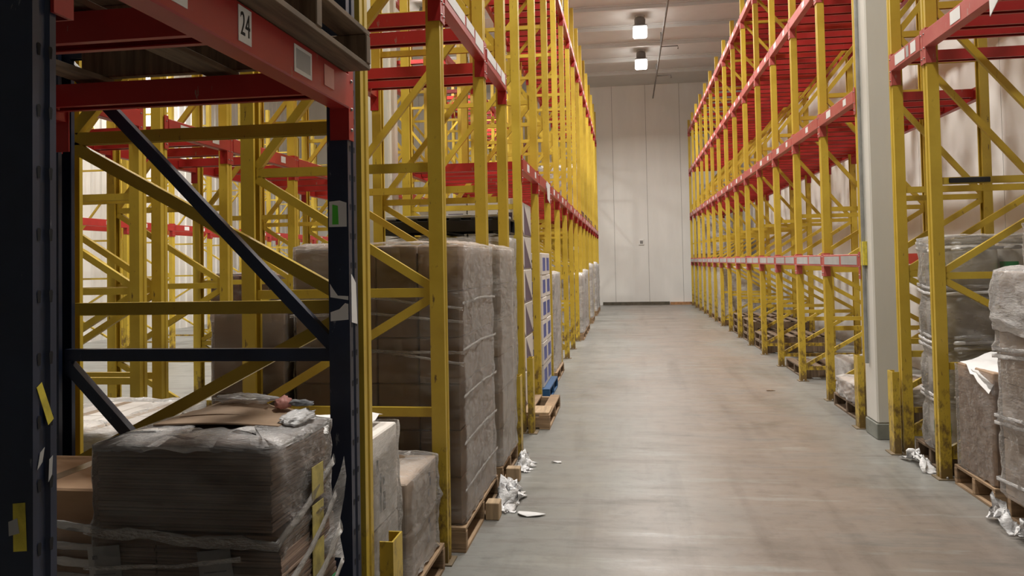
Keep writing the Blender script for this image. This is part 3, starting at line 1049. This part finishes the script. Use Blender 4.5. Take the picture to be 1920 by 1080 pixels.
# foreground left: wrapped stack of flat cardboard sheets
def sheet_stack():
    x1, x0, y0, y1 = -0.955, -1.46, 2.02, 2.40
    pallet(-1.44, 1.93, 'wooden pallet under the wrapped cardboard sheets in the foreground', 1.02, 1.06)
    t = thing('wrapped_sheet_stack', 'film-wrapped stack of flat brown cardboard sheets in the left foreground', 'cardboard stack', ((x0 + x1) / 2, (y0 + y1) / 2, 0.13))
    hx, hy = (x1 - x0) / 2, (y1 - y0) / 2
    rr = random.Random(5)
    for nm, za, zb, ex in (('cardboard_sheets', 0.66, 0.885, 0.0), ('cardboard_sheets', 0.0, 0.655, 0.03)):
        b = MB()
        z = za
        while z < zb - 0.004:
            h = 0.0085
            dx, dy = rr.uniform(-.003, .003), rr.uniform(-.003, .003)
            sag = ex * (1 - z / 0.7)
            cols = [(-hx, hx)] if ex == 0 else [(-hx, -hx + 0.17), (-hx + 0.174, hx + 0.02 + sag)]
            for c0, c1 in cols:
                b.box(c0 + dx, c1 + dx, -hy + dy - sag * .2, hy + dy, z, z + h - 0.0012)
            z += h
        b.build(nm, 'sheets', t)
    # bent loose sheets on top
    for q, (u0, u1, v0, v1, hh) in enumerate(((-0.19, 0.20, -0.03, 0.185, 0.022), (-0.16, 0.12, 0.06, 0.185, 0.035))):
        vs, fs = [], []
        nn = 12
        for i in range(nn + 1):
            for j in range(5):
                uu = u0 + (u1 - u0) * i / nn
                vv = v0 + (v1 - v0) * j / 4
                zz = 0.908 + 0.005 * q + hh * math.sin(math.pi * i / nn) * (0.3 + 0.7 * j / 4)
                vs.append((uu, vv, zz))
        nvv = len(vs)
        vs += [(a, c, d + 0.004) for a, c, d in vs]
        for i in range(nn):
            for j in range(4):
                a = i * 5 + j
                fs += [(a, a + 5, a + 6, a + 1), (nvv + a, nvv + a + 1, nvv + a + 6, nvv + a + 5)]
        for i in range(nn):
            for j in (0, 4):
                a = i * 5 + j
                fs.append((a, a + 5, nvv + a + 5, nvv + a))
        for i in (0, nn):
            for j in range(4):
                a = i * 5 + j
                fs.append((a, a + 1, nvv + a + 1, nvv + a))
        MB().add(vs, fs).build('loose_sheet', 'flap', t)
    shell(-hx - .006, hx + 0.012, -hy - .006, hy + .006, 0.10, 0.889, 0.011, 3, 34, 40, 0.02, 0.0, ((0.655, 0.012), (0.50, 0.006), (0.38, 0.007)), 0.11).build('stretch_wrap', 'film', t, fixn=False)
    shell(-hx - .006, hx + 0.008, -hy - .006, hy + .006, 0.872, 0.890, 0.010, 5, 34, 3, 0.02, 0.0, (), 0.12).build('film_skirt', 'film_white', t, fixn=False)
    e = 0.026
    film_rope_glint(t, [(-hx - e, -hy - e, 0.665), (-hx * .2, -hy - e - .004, 0.650), (hx + e, -hy - e, 0.635), (hx + e + .01, 0.0, 0.70), (hx + e, hy + .01, 0.765)], 0.008, 'film_milky', 3)
    film_rope_glint(t, [(-hx - e, -hy - e, 0.56), (0, -hy - e - .002, 0.575), (hx * .7, -hy - e, 0.60)], 0.003, 'film_milky', 4)
    film_rope_glint(t, [(hx + e + .01, -hy - e, 0.50), (hx + e + .02, -0.02, 0.57), (hx + e + .01, hy, 0.66)], 0.007, 'film_milky', 5)
    film_rope_glint(t, [(hx + e + .02, -hy - e, 0.38), (hx + e + .03, 0.0, 0.47), (hx + e + .025, hy, 0.56)], 0.009, 'film_milky', 6)
    film_rope_glint(t, [(hx + e + .02, -hy - e, 0.30), (hx + e + .035, 0.0, 0.36), (hx + e + .03, hy, 0.46)], 0.006, 'film_milky', 7)
    # shipping papers on the side facing the viewer
    for (u, z, a) in ((-0.225, 0.545, -0.10), (0.10, 0.545, -0.14)):
        mt = Matrix.Translation((u, -hy - 0.008, z)) @ Matrix.Rotation(a, 4, 'Y')
        b = MB().box(-0.048, 0.048, -0.001, 0.0, -0.07, 0.07, 0, mt)
        b.box(-0.035, -0.02, -0.0015, -0.001, 0.035, 0.045, 1, mt)
        for q in range(4):
            b.box(-0.035, 0.030, -0.0015, -0.001, 0.01 - q * 0.018, 0.014 - q * 0.018, 1, mt)
        b.build('shipping_paper', ['paper_grey', 'ink_grey'], t)
    yb = MB()
    for q in range(3):
        yb.box(hx + 0.034 + 0.0, hx + 0.036, 0.0, 0.085, 0.47 + q * .11, 0.565 + q * .11)
    yb.build('yellow_label', 'yellow_print', t)
    MB().box(hx + 0.045, hx + 0.047, 0.075, 0.15, 0.30, 0.43).build('green_label', 'greenlabel', t)
    # crumpled printed film lying on the top
    def crumple(name, c, r, mat, seed, n=14, parent=t):
        vs, fs = [], []
        for i in range(n + 1):
            th = math.pi * i / n
            for j in range(2 * n):
                ph = math.pi * j / n
                d = Vector((math.sin(th) * math.cos(ph), math.sin(th) * math.sin(ph), math.cos(th)))
                k = 1 + 0.35 * noise.noise(d * 2.6 + Vector((seed, 0, 0))) + 0.18 * noise.noise(d * 7 + Vector((0, seed, 0)))
                vs.append((c[0] + d.x * r[0] * k, c[1] + d.y * r[1] * k, c[2] + max(-0.8, d.z) * r[2] * k))
        for i in range(n):
            for j in range(2 * n):
                fs.append((i * 2 * n + j, i * 2 * n + (j + 1) % (2 * n), (i + 1) * 2 * n + (j + 1) % (2 * n), (i + 1) * 2 * n + j))
        return MB().add(vs, fs, 0, True).build(name, mat, parent)
    crumple('bunched_film', (0.21, 0.08, 0.915), (0.04, 0.10, 0.020), 'film_solid', 4)
    crumple('crumpled_pink_label', (0.135, 0.15, 0.945), (0.026, 0.03, 0.018), 'pinkprint', 2)
    crumple('crumpled_dark_label', (0.185, 0.155, 0.945), (0.045, 0.02, 0.010), 'ink_grey', 6)
    crumple('bunched_film', (-0.14, -0.10, 0.893), (0.07, 0.03, 0.012), 'film_milky', 8)
    crumple('bunched_film', (0.0, 0.165, 0.955), (0.10, 0.03, 0.016), 'film_white', 9)
    # tail of loose film at the back corner
    vs, fs = [], []
    for i in range(9):
        for j in range(6):
            u, v = i / 8, j / 5
            vs.append((hx + 0.02 + 0.03 * u + 0.012 * math.sin(6 * v + 3 * u), hy - 0.10 + 0.12 * u, 0.50 + 0.32 * v * (0.35 + 0.65 * u) - 0.05 * u))
    for i in range(8):
        for j in range(5):
            a = i * 6 + j
            fs.append((a, a + 6, a + 7, a + 1))
    MB().add(vs, fs, 0, True).build('loose_film_tail', 'film_white', t, fixn=False)
    return crumple
crumple = sheet_stack()
def rag(label, c, size, seed, group=None, mat='film_solid'):
    """A torn strip of bunched film: a thin sheet crumpled into folds, lying against something."""
    n, m_ = 22, 12
    vs, fs = [], []
    for i in range(n + 1):
        for j in range(m_ + 1):
            u, v = i / n - 0.5, j / m_
            q = Vector((u * 4.0, v * 3.0, seed * 3.3))
            e = 1 + 0.5 * noise.noise(Vector((u * 5, 0, seed)))
            px = (v - 0.5) * size[0] + size[0] * 0.7 * noise.noise(q * 1.7)
            py = u * size[1] + size[1] * 0.12 * noise.noise(q * 2 + Vector((9, 0, 0)))
            pz = 0.004 + size[2] * max(0.0, (1 - abs(v - 0.25 * (1 + u)) * 1.5) * e) * (0.65 + 0.5 * noise.noise(q * 2.6 + Vector((0, 7, 0)))) * max(0.08, 1 - (2 * abs(u)) ** 2)
            vs.append((px, py, max(0.003, pz)))
    for i in range(n):
        for j in range(m_):
            a = i * (m_ + 1) + j
            fs.append((a, a + m_ + 1, a + m_ + 2, a + 1))
    o = MB().add(vs, fs, 0, True).build('film_scrap', mat, None, c, fixn=False)
    return tag(o, label, 'plastic film', group)
t = thing('carton', 'tan carton with film round it, left of the wrapped cardboard sheet stack', 'carton', (-1.745, 2.295, 0.13))
carton_mb(0.44, 0.38, 0.74).build('carton_body', ['card_tan', 'tape'], t)
shell(-0.226, 0.226, -0.196, 0.196, 0.003, 0.66, 0.010, 12, 24, 26, 0.02, 0, ((0.64, 0.014), (0.5, 0.01)), 0).build('stretch_wrap', 'film_milky', t, fixn=False)

for q, zz in enumerate((0.64, 0.585, 0.54, 0.50)):  # pale strips stand in for the bright glints on this wrap
    film_rope_glint(t, [(-0.23, -0.218, zz), (0.0, -0.219, zz + .012), (0.232, -0.215, zz - .004)], 0.006, 'film_solid' if q % 2 == 0 else 'film_white', 90 + q)
pallet(-2.37, 3.33, 'wooden pallet under the low white load left of the white cartons', 0.58, 0.8)
load('low white film-wrapped load behind the tan carton, left of the white cartons', 'wrapped load', -2.62, -2.10, 2.96, 3.70, 0.13, 0.84, 2, 2, 2, 'card_white', 'film_white', seed=97, res=20)

# second bay: white cartons and brown cartons on one pallet
pallet(-1.43, 3.35, 'wooden pallet under the white cartons behind the navy frame', 1.02, 1.0)
def marks(t, out, lx, ly, lz):
    for i, j, k, o in out:
        x = lx / 2 - 0.002
        b = MB()
        for (ya, za, hh, ww) in ((-0.04, 0.05, 0.15, 0.018), (0.0, 0.05, 0.07, 0.026), (-0.075, 0.20, 0.06, 0.016), (0.0, 0.15, 0.03, 0.02)):
            b.box(x, x + 0.0012, ya, ya + ww, za, za + hh)
        b.build('printed_mark', 'ink', o)
t = load('white printed cartons two high under film, behind the navy post', 'carton stack', -1.94, -0.965, 2.84, 3.225, 0.13, 0.85, 3, 1, 2, 'card_white', 'film_milky', seed=21, decorate=marks, rope=((0.36, 0.012),), skirt=0)
vs, fs = [], []
for i in range(15):
    for j in range(8):
        u, v = i / 14, j / 7
        vs.append((-0.47 + 0.90 * u, -0.19 + 0.37 * v, 0.728 + 0.025 * noise.noise(Vector((u * 5, v * 4, 2))) + 0.02))
for i in range(14):
    for j in range(7):
        a = i * 8 + j
        fs.append((a, a + 8, a + 9, a + 1))
MB().add(vs, fs, 0, True).build('white_cover_sheet', 'paper', t, fixn=False)
def marks2(t, out, lx, ly, lz):
    for i, j, k, o in out:
        x = lx / 2 - 0.002
        b = MB()
        for (ya, za, hh, ww) in ((0.10, 0.06, 0.03, 0.02), (0.13, 0.10, 0.04, 0.025), (0.11, 0.15, 0.02, 0.03)):
            b.box(x, x + 0.0012, ya, ya + ww, za, za + hh)
        b.build('printed_mark', 'purple', o)
load('pale brown cartons two high under film, beside the first bare yellow post', 'carton stack', -1.94, -0.955, 3.305, 3.83, 0.13, 0.565, 3, 1, 2, 'card_pale', 'film_milky', seed=22, decorate=marks2, rope=((0.22, 0.014),))

# tall brown stacks
def stack_glints(t, out, lx, ly, lz):  # horizontal glints on the film, modelled as thin milky strips
    hx, hy = lx * 2 + 0.022, ly * 1.5 + 0.022
    for q, (za, zb) in enumerate(((1.20, 1.13), (1.10, 1.06), (0.86, 0.90), (0.93, 0.84))):
        film_rope_glint(t, [(-hx, -hy, za), (0, -hy - .004, (za + zb) / 2 + 0.03), (hx, -hy, zb)], 0.004, 'film_milky', 20 + q)
    for q in range(5):
        film_rope_glint(t, [(hx, -hy, 0.18 + q * 0.245), (hx + .004, 0, 0.19 + q * 0.245), (hx, hy, 0.17 + q * 0.245)], 0.004, 'film_milky', 30 + q)
pallet(-1.37, 4.59, 'wooden pallet under the nearer tall brown carton stack', 1.02, 1.03)
load('tall film-wrapped stack of brown cartons, the nearer of the two tall brown stacks', 'carton stack', -1.80, -0.885, 4.12, 5.10, 0.13, 1.60, 4, 3, 6, 'card', 'film', seed=31, decorate=stack_glints, rope=((1.18, 0.008), (0.7, 0.008)), group='tall brown carton stacks', res=34)
pallet(-2.26, 4.59, 'wooden pallet behind the nearer tall brown carton stack', 0.70, 1.03)
load('lower wrapped brown carton stack behind the tall brown stack', 'carton stack', -2.28, -1.86, 4.12, 5.10, 0.13, 1.26, 2, 3, 5, 'card', 'film', seed=32)
pallet(-1.37, 5.66, 'wooden pallet under the farther tall brown carton stack', 1.02, 0.74)
load('tall film-wrapped stack of pale brown cartons, the farther of the two tall brown stacks', 'carton stack', -1.80, -0.875, 5.31, 6.02, 0.13, 1.60, 4, 2, 6, 'card_pale', 'film_milky', seed=33, group='tall brown carton stacks')
o = MB()
rag('crumpled clear film hanging to the floor at the nearer tall brown stack', (-0.75, 4.95, 0.0), (0.10, 0.42, 0.22), 14)
rag('small crumpled clear film at the foot of the farther tall brown stack', (-0.775, 5.80, 0.0), (0.09, 0.30, 0.16), 15)
tag(MB().bev(-0.855, -0.775, 4.60, 4.70, 0.0, 0.10, 0.004).build('wood_block', 'wood_pale'), 'pale wooden block sticking out from under the tall brown stack', 'wood block')
tag(MB().bev(-0.86, -0.765, 5.42, 5.50, 0.0, 0.09, 0.004).build('wood_block', 'wood_pale'), 'pale wooden block lying at the farther tall brown stack', 'wood block')
# black pallet on a white load seen over the brown stacks
pallet(-1.465, 6.59, 'wooden pallet under the white load with black pallet on top', 0.98, 0.60)
load('white wrapped load topped by a black pallet, seen over the brown stacks', 'wrapped load', -1.95, -0.98, 6.30, 6.88, 0.13, 1.70, 2, 1, 4, 'card_white', 'film_white', seed=35, name='wrapped_pallet_load')
pallet(-1.47, 6.58, 'black plastic pallet lying on the white load above the brown stacks', 1.0, 0.58, 1.738, 'black', None)
tag(MB().bev(-1.96, -1.0, 6.31, 6.86, 1.870, 1.895, 0.004).build('slip_sheet', 'paper_grey'), 'grey sheet lying on the black plastic pallet above the brown stacks', 'sheet')

# purple and white cartons, blue-marked cartons
def purple(t, out, lx, ly, lz):
    for i, j, k, o in out:
        if i == 1:
            x = lx / 2 - 0.0028
            MB().add([(x, -ly * .48, .01), (x, ly * .48, .01), (x, -ly * .48, lz - .02), (x + .001, -ly * .48, .01), (x + .001, ly * .48, .01), (x + .001, -ly * .48, lz - .02)],
                     [(0, 1, 2), (3, 5, 4), (0, 1, 4, 3), (1, 2, 5, 4), (2, 0, 3, 5)]).build('purple_print', 'purple', o)
        if j == 0:
            y = -ly / 2 + 0.0028
            MB().box(0.05, lx * .42, y - .001, y, lz * .25, lz * .6).box(-.1, 0.0, y - .001, y, lz * .2, lz * .4).build('dark_print', 'purple', o)
pallet(-1.235, 7.655, 'wooden pallet with pale end sticking into the aisle under purple printed cartons', 1.03, 1.09)
load('stack of white cartons printed with purple triangles behind the yellow posts', 'carton stack', -1.88, -0.985, 7.06, 8.18, 0.13, 2.08, 2, 2, 6, 'card_white', None, seed=41, decorate=purple, tape=False)
tag(MB().bev(-0.965, -0.73, 7.12, 7.46, 0.131, 0.15, 0.003).build('wooden_board', 'wood_pale'), 'pale board lying on the pallet end beside the purple printed cartons', 'board')
def bluep(t, out, lx, ly, lz):
    for i, j, k, o in out:
        if i == 1:
            x = lx / 2 - 0.0028
            MB().box(x, x + .001, -ly * .36, ly * .30, lz * .18, lz * .78).build('blue_print', 'blueprint', o)
        if j == 0:
            y = -ly / 2 + 0.0028
            if k < 5: MB().box(lx * .05, lx * .44, y - .001, y, lz * .15, lz * .7).build('blue_print', 'blueprint', o)
            else:
                b = MB()
                for c in (.25, .62):
                    b.lathe([(0.022, 0), (0.022, 0.001)], 12)
                    for q in range(len(b.v) - 48, len(b.v)):
                        vx, vy, vz = b.v[q]
                        b.v[q] = (lx * .28 + vx, y - vz, lz * c + vy)
                b.build('hand_hole', 'ink', o)
pallet(-1.375, 9.04, 'blue pallet on the floor under the blue printed cartons', 1.03, 0.98, 0, 'blue', None)
load('stack of white cartons with blue printed panels on the blue pallet', 'carton stack', -1.84, -0.925, 8.62, 9.50, 0.13, 1.60, 2, 2, 6, 'card_white', None, seed=42, decorate=bluep, tape=False)
pallet(-1.40, 10.32, 'wooden pallet under the mottled wrapped load beyond the blue printed cartons', 1.02, 1.05)
load('mottled grey wrapped load just beyond the blue printed cartons', 'wrapped load', -1.84, -0.93, 9.84, 10.80, 0.13, 1.35, 2, 2, 4, 'card_white', 'film_white', seed=43)
far_l = [(15.65, 1.25), (16.95, 1.3), (19.65, 1.42), (22.3, 1.45), (23.65, 1.4)]
for i, (yc, h) in enumerate(far_l):
    pallet(-1.36, yc, 'wooden pallet under the %s white wrapped load far down the left row' % ordw(i), 1.02, 1.05)
    load('white wrapped load on the floor far down the left row, %s of five' % ordw(i), 'wrapped load', -1.80, -0.875, yc - .5, yc + .5, 0.13, h, 2, 2, 3, 'card_white', 'film_white', seed=50 + i, group='white wrapped loads far down the left row', res=14)
up_l = [(17.0, 0.9), (18.3, 1.1), (19.65, 1.0), (21.0, 1.2), (23.65, 1.1)]
for i, (yc, h) in enumerate(up_l):
    yb = 6.98 + 1.333 * round((yc - 6.98 - 0.666) / 1.333) + 0.666
    pallet(-1.44, yb, 'wooden pallet on the left row\'s shelf, %s past the gap' % ordw(i), 1.02, 1.05, 2.32 + 0.115, group='wooden pallets on the left shelf')
    load('white wrapped load on the left row\'s shelf, %s past the paper tag' % ordw(i), 'wrapped load', -1.90, -1.02, yb - .5, yb + .5, 2.566, 2.566 + h, 2, 2, 3, ['card_white', 'card_pale'][i % 2], 'film_white', seed=60 + i, group='white wrapped loads on the left shelf', res=14)
# paper tag hanging from the left beam
vs = [(-0.895, 9.0, 2.42), (-0.885, 9.26, 2.40), (-0.885, 9.22, 2.18), (-0.895, 9.06, 2.22)]
vs += [(a + 0.003, b, c) for a, b, c in vs]
tag(MB().add(vs, [(0, 1, 2, 3), (7, 6, 5, 4), (0, 1, 5, 4), (1, 2, 6, 5), (2, 3, 7, 6), (3, 0, 4, 7)]).build('paper_tag', 'paper'), 'white paper tag hanging from the left row\'s red shelf beam', 'paper tag')


hang = [(2.008, 4.68, 3.02), (2.008, 4.46, 3.03), (2.006, 4.54, 2.88), (2.002, 4.66, 2.80)]
hang += [(a - 0.003, b_, c_) for a, b_, c_ in hang]
tag(MB().add(hang, [(0, 1, 2, 3), (7, 6, 5, 4), (0, 1, 5, 4), (1, 2, 6, 5), (2, 3, 7, 6), (3, 0, 4, 7)]).build('paper_tag', 'paper'), 'white torn paper hanging over the near right red beam', 'paper tag')

# red-brown stacks deep in the left
pallet(-3.80, 8.16, 'wooden pallet under the red-brown cartons in the second left row', 1.02, 1.05)
load('red-brown carton stack on a pallet in the second left row', 'carton stack', -4.25, -3.32, 7.66, 8.66, 0.13, 1.42, 3, 3, 5, 'card_red', 'film', seed=71, res=14)
pallet(-3.80, 10.88, 'wooden pallet under the farther red-brown cartons in the second left row', 1.02, 1.05)
load('red-brown carton stack farther back in the second left row', 'carton stack', -4.25, -3.32, 10.38, 11.38, 0.13, 1.75, 3, 3, 6, 'card_red', 'film', seed=72, res=14)

# empty pallet on the foreground beam
pallet(-1.335, 1.862, 'empty old wooden pallet overhanging the red beam in the foreground', 1.02, 1.30, 2.142, 'dark', None, 4)

# ------------------------------------------------------------------ right hand loads
# wrapped stack of milky drums, tiers with waists
pallet(2.62, 6.07, 'dark wooden pallet under the milky wrapped drums in front of the column', 1.04, 0.56, 0, 'dark')
t = thing('wrapped_drum_stack', 'tall stack of milky plastic drums under film in front of the white column', 'drum stack', (2.58, 6.06, 0.13))
TZ = [0.0, 0.37, 0.74, 1.11, 1.475]
for k in range(4):
    for cx in (-0.235, 0.235):
        z0, h = TZ[k] + 0.002, TZ[k + 1] - TZ[k] - 0.004
        d = MB().lathe([(0.20, z0), (0.215, z0 + .015), (0.228, z0 + .08), (0.228, z0 + h - .09), (0.215, z0 + h - .05), (0.19, z0 + h - .035), (0.20, z0 + h - .03), (0.20, z0 + h)], 28, 0, (cx, 0)).build('drum', 'drum', t)
        b = MB()
        vs, fs = [], []
        for i in range(5):
            a = math.radians(190 + i * 9)
            for zz in (z0 + .11, z0 + .20):
                vs.append((cx + 0.2315 * math.cos(a), 0.2315 * math.sin(a), zz))
        for i in range(4): fs.append((2 * i, 2 * i + 2, 2 * i + 3, 2 * i + 1))
        b.add(vs, fs).build('green_label', 'greenlabel', d)
shell(-0.47, 0.47, -0.235, 0.235, 0.004, 1.485, 0.016, 81, 30, 44, 0.16, 0.0, ((0.37, 0.016), (0.74, 0.03), (1.12, 0.012)), 0.08,
      ((0.34, 0.02, .05), (0.68, 0.02, .04), (1.08, 0.02, .05))).build('stretch_wrap', 'film_milky', t, fixn=False)
for q, zz in enumerate((0.36, 0.39, 0.72, 0.76, 0.80, 1.10, 1.14, 1.40, 1.44)):
    hx, hy, c_ = 0.487, 0.252, 0.12
    film_rope_glint(t, [(hx, -hy + c_, zz + .01), (hx - c_, -hy, zz), (0, -hy, zz + .012), (-hx + c_, -hy, zz), (-hx, -hy + c_, zz - .01), (-hx, hy - c_, zz + .015), (-hx + c_, hy, zz)], 0.006, 'film_solid' if q % 2 else 'film_white', 50 + q)
rag('crumpled white film hanging on the pallet of the milky drums', (2.02, 6.02, 0.0), (0.08, 0.40, 0.17), 24)
# brown cartons with a white sheet
pallet(2.60, 5.30, 'wooden pallet under the brown cartons with the white sheet on top', 1.04, 0.58)
t = load('brown carton stack with a white sheet draped on top, right of the near yellow post', 'carton stack', 2.105, 3.0, 5.03, 5.56, 0.13, 0.80, 2, 2, 1, 'card', None, seed=82, tape=False)
shell(-0.455, 0.455, -0.272, 0.272, 0.0, 0.66, 0.006, 83, 26, 26, 0.015, 0, (), 0).build('stretch_wrap', 'film', t, fixn=False)
vs, fs = [], []
for i in range(13):
    for j in range(9):
        u, v = i / 12, j / 8
        x = -0.475 + 0.45 * u
        z = 0.685 + 0.03 * noise.noise(Vector((u * 4, v * 5, 1))) + (0.12 * v * u)
        if u < 0.15 and v < 0.7: z -= 0.14 * (1 - u / 0.15) * (1 - v)
        vs.append((x, -0.26 + 0.40 * v, z))
for i in range(12):
    for j in range(8):
        a = i * 9 + j
        fs.append((a, a + 9, a + 10, a + 1))
MB().add(vs, fs, 0, True).build('white_sheet', 'paper', t, fixn=False)
# big wrapped stack at the right edge
pallet(2.62, 4.30, 'wooden pallet under the big wrapped stack at the right picture edge', 1.04, 1.20)
t = load('big film-wrapped pale carton stack at the right picture edge', 'carton stack', 2.10, 3.05, 3.80, 4.93, 0.13, 1.40, 3, 3, 4, 'card_pale', 'film_milky', seed=84, amp=0.016, rope=((0.42, 0.012), (0.83, 0.02)), res=40)
b = None
for (xa, ya) in ((0.18, 4.05), (0.18, 4.46), (0.62, 4.05), (0.62, 4.46)):
    o = carton_mb(0.42, 0.39, 0.24).build('carton', ['card_pale', 'tape'], t, (xa - 0.42 + 0.02, ya - 4.365 + 0.0, 1.288))
shell(-0.45, 0.42, -0.52, 0.30, 1.25, 1.53, 0.012, 86, 26, 18, 0.03, 0, (), 0.08).build('stretch_wrap', 'film_milky', t, fixn=False)
shell(-0.49, 0.49, -0.58, 0.58, 0.92, 1.275, 0.02, 87, 30, 18, 0.05, 0.015, ((1.0, 0.015),), 0.08).build('stretch_wrap', 'film_white', t, fixn=False)
MB().add([(-0.507, -0.30, 0.86), (-0.507, -0.06, 0.84), (-0.507, -0.10, 1.05), (-0.507, -0.34, 1.06), (-0.505, -0.30, 0.86), (-0.505, -0.06, 0.84), (-0.505, -0.10, 1.05), (-0.505, -0.34, 1.06)],
         [(0, 1, 2, 3), (7, 6, 5, 4), (0, 1, 5, 4), (1, 2, 6, 5), (2, 3, 7, 6), (3, 0, 4, 7)]).build('delivery_note', 'paper', t)
for q, zz in enumerate((0.10, 0.42, 0.46, 0.80, 0.84)):
    film_rope_glint(t, [(0.35, -0.60, zz + .02), (-0.50, -0.60, zz), (-0.508, 0.0, zz + .02), (-0.505, 0.59, zz - .02), (0.4, 0.595, zz)], 0.006, 'film_white', 70 + q)
for i, (yy, ry) in enumerate(((4.72, 0.30), (4.42, 0.26), (4.08, 0.34))):
    rag('crumpled white film on the right edge stack\'s pallet, %s from the brown cartons' % ordw(i), (2.01, yy, 0.0), (0.09, ry, 0.20), 90 + i, 'film on the right edge pallet')
# low wrapped pile behind the column
pallet(2.55, 7.98, 'dark wooden pallet under the low wrapped pile beyond the white column', 1.04, 0.95, 0, 'dark')
load('low pile of wrapped pale parcels beyond the white column', 'parcel pile', 2.06, 2.9, 7.55, 8.40, 0.13, 0.30, 2, 2, 1, 'card_pale', 'film_white', seed=91, amp=0.02)
# floor loads farther along
for i, (yc, n_) in enumerate(((10.75, 1), (13.4, 2), (14.8, 3), (16.15, 3))):
    for k_ in range(n_):
        yb = YR[0] + 1.352 * round((yc - YR[0] - .676) / 1.352) + .676
        pallet(2.62, yb, 'empty dark pallet in the right row, %s pile beyond the column, %s up' % (ordw(i), ordw(k_)), 1.04, 1.05, 0.131 * k_, 'dark', 'empty pallets in the right row')
yb = YR[0] + 1.352 * 1.5
load('small grey wrapped parcel on the floor of the right row, two bays beyond the column', 'parcel', 2.35, 2.95, yb - .35, yb + .35, 0.0, 0.34, 2, 1, 1, 'card_white', 'film_white', seed=95, res=14, name='wrapped_parcel')
for i, k_ in enumerate((8, 9, 10, 11, 12, 13)):
    yb = YR[0] + 1.352 * (k_ + .5)
    pallet(2.60, yb, 'wooden pallet under the %s white wrapped load far down the right row' % ordw(i), 1.04, 1.05)
    load('white wrapped load on the floor far down the right row, %s of six' % ordw(i), 'wrapped load', 2.10, 3.02, yb - .5, yb + .5, 0.13, 1.28, 2, 2, 3, 'card_white', 'film_white', seed=100 + i, group='white wrapped loads far down the right row', res=14)
for i, k_ in enumerate((12, 13)):
    yb = YR[0] + 1.352 * (k_ + .5)
    pallet(2.60, yb, 'wooden pallet on the lowest right shelf by the far wall, %s' % ['nearer one', 'farther one'][i], 1.0, 1.05, 1.515, group='pallets on the lowest right shelf')
    load('white wrapped load on the lowest right shelf by the far wall, %s one' % ['nearer', 'farther'][i], 'wrapped load', 2.14, 3.02, yb - .5, yb + .5, 1.645, 2.65, 2, 2, 3, 'card_white', 'film_white', seed=110 + i, group='white loads on the lowest right shelf', res=14)
for i, (k_, zb) in enumerate(((1, 2.975), (3, 2.975), (4, 2.975), (6, 2.975))):
    pass
# debris on the floor
for i, (x, y, r) in enumerate(((-0.62, 4.72, 0.10), (-0.55, 5.95, 0.05), (1.55, 9.3, 0.05))):
    b = MB()
    rr = random.Random(i)
    vs = [(x + r * math.cos(a) * rr.uniform(.4, 1.2), y + 0.45 * r * math.sin(a) * rr.uniform(.5, 1.2), 0.004 + rr.uniform(0, .012)) for a in [k * math.pi / 4 for k in range(8)]]
    vs += [(a, c, d - 0.0035) for a, c, d in vs]
    b.add(vs, [tuple(range(8)), tuple(range(15, 7, -1))] + [(k, (k + 1) % 8, 8 + (k + 1) % 8, 8 + k) for k in range(8)])
    tag(b.build('paper_scrap', ['paper', 'paper', 'wood_dark'][i]), ['white scrap lying flat on the floor before the brown stack\'s pallet', 'small white scrap on the floor by the short left guard', 'small dark scrap on the floor near the right row'][i], 'scrap')
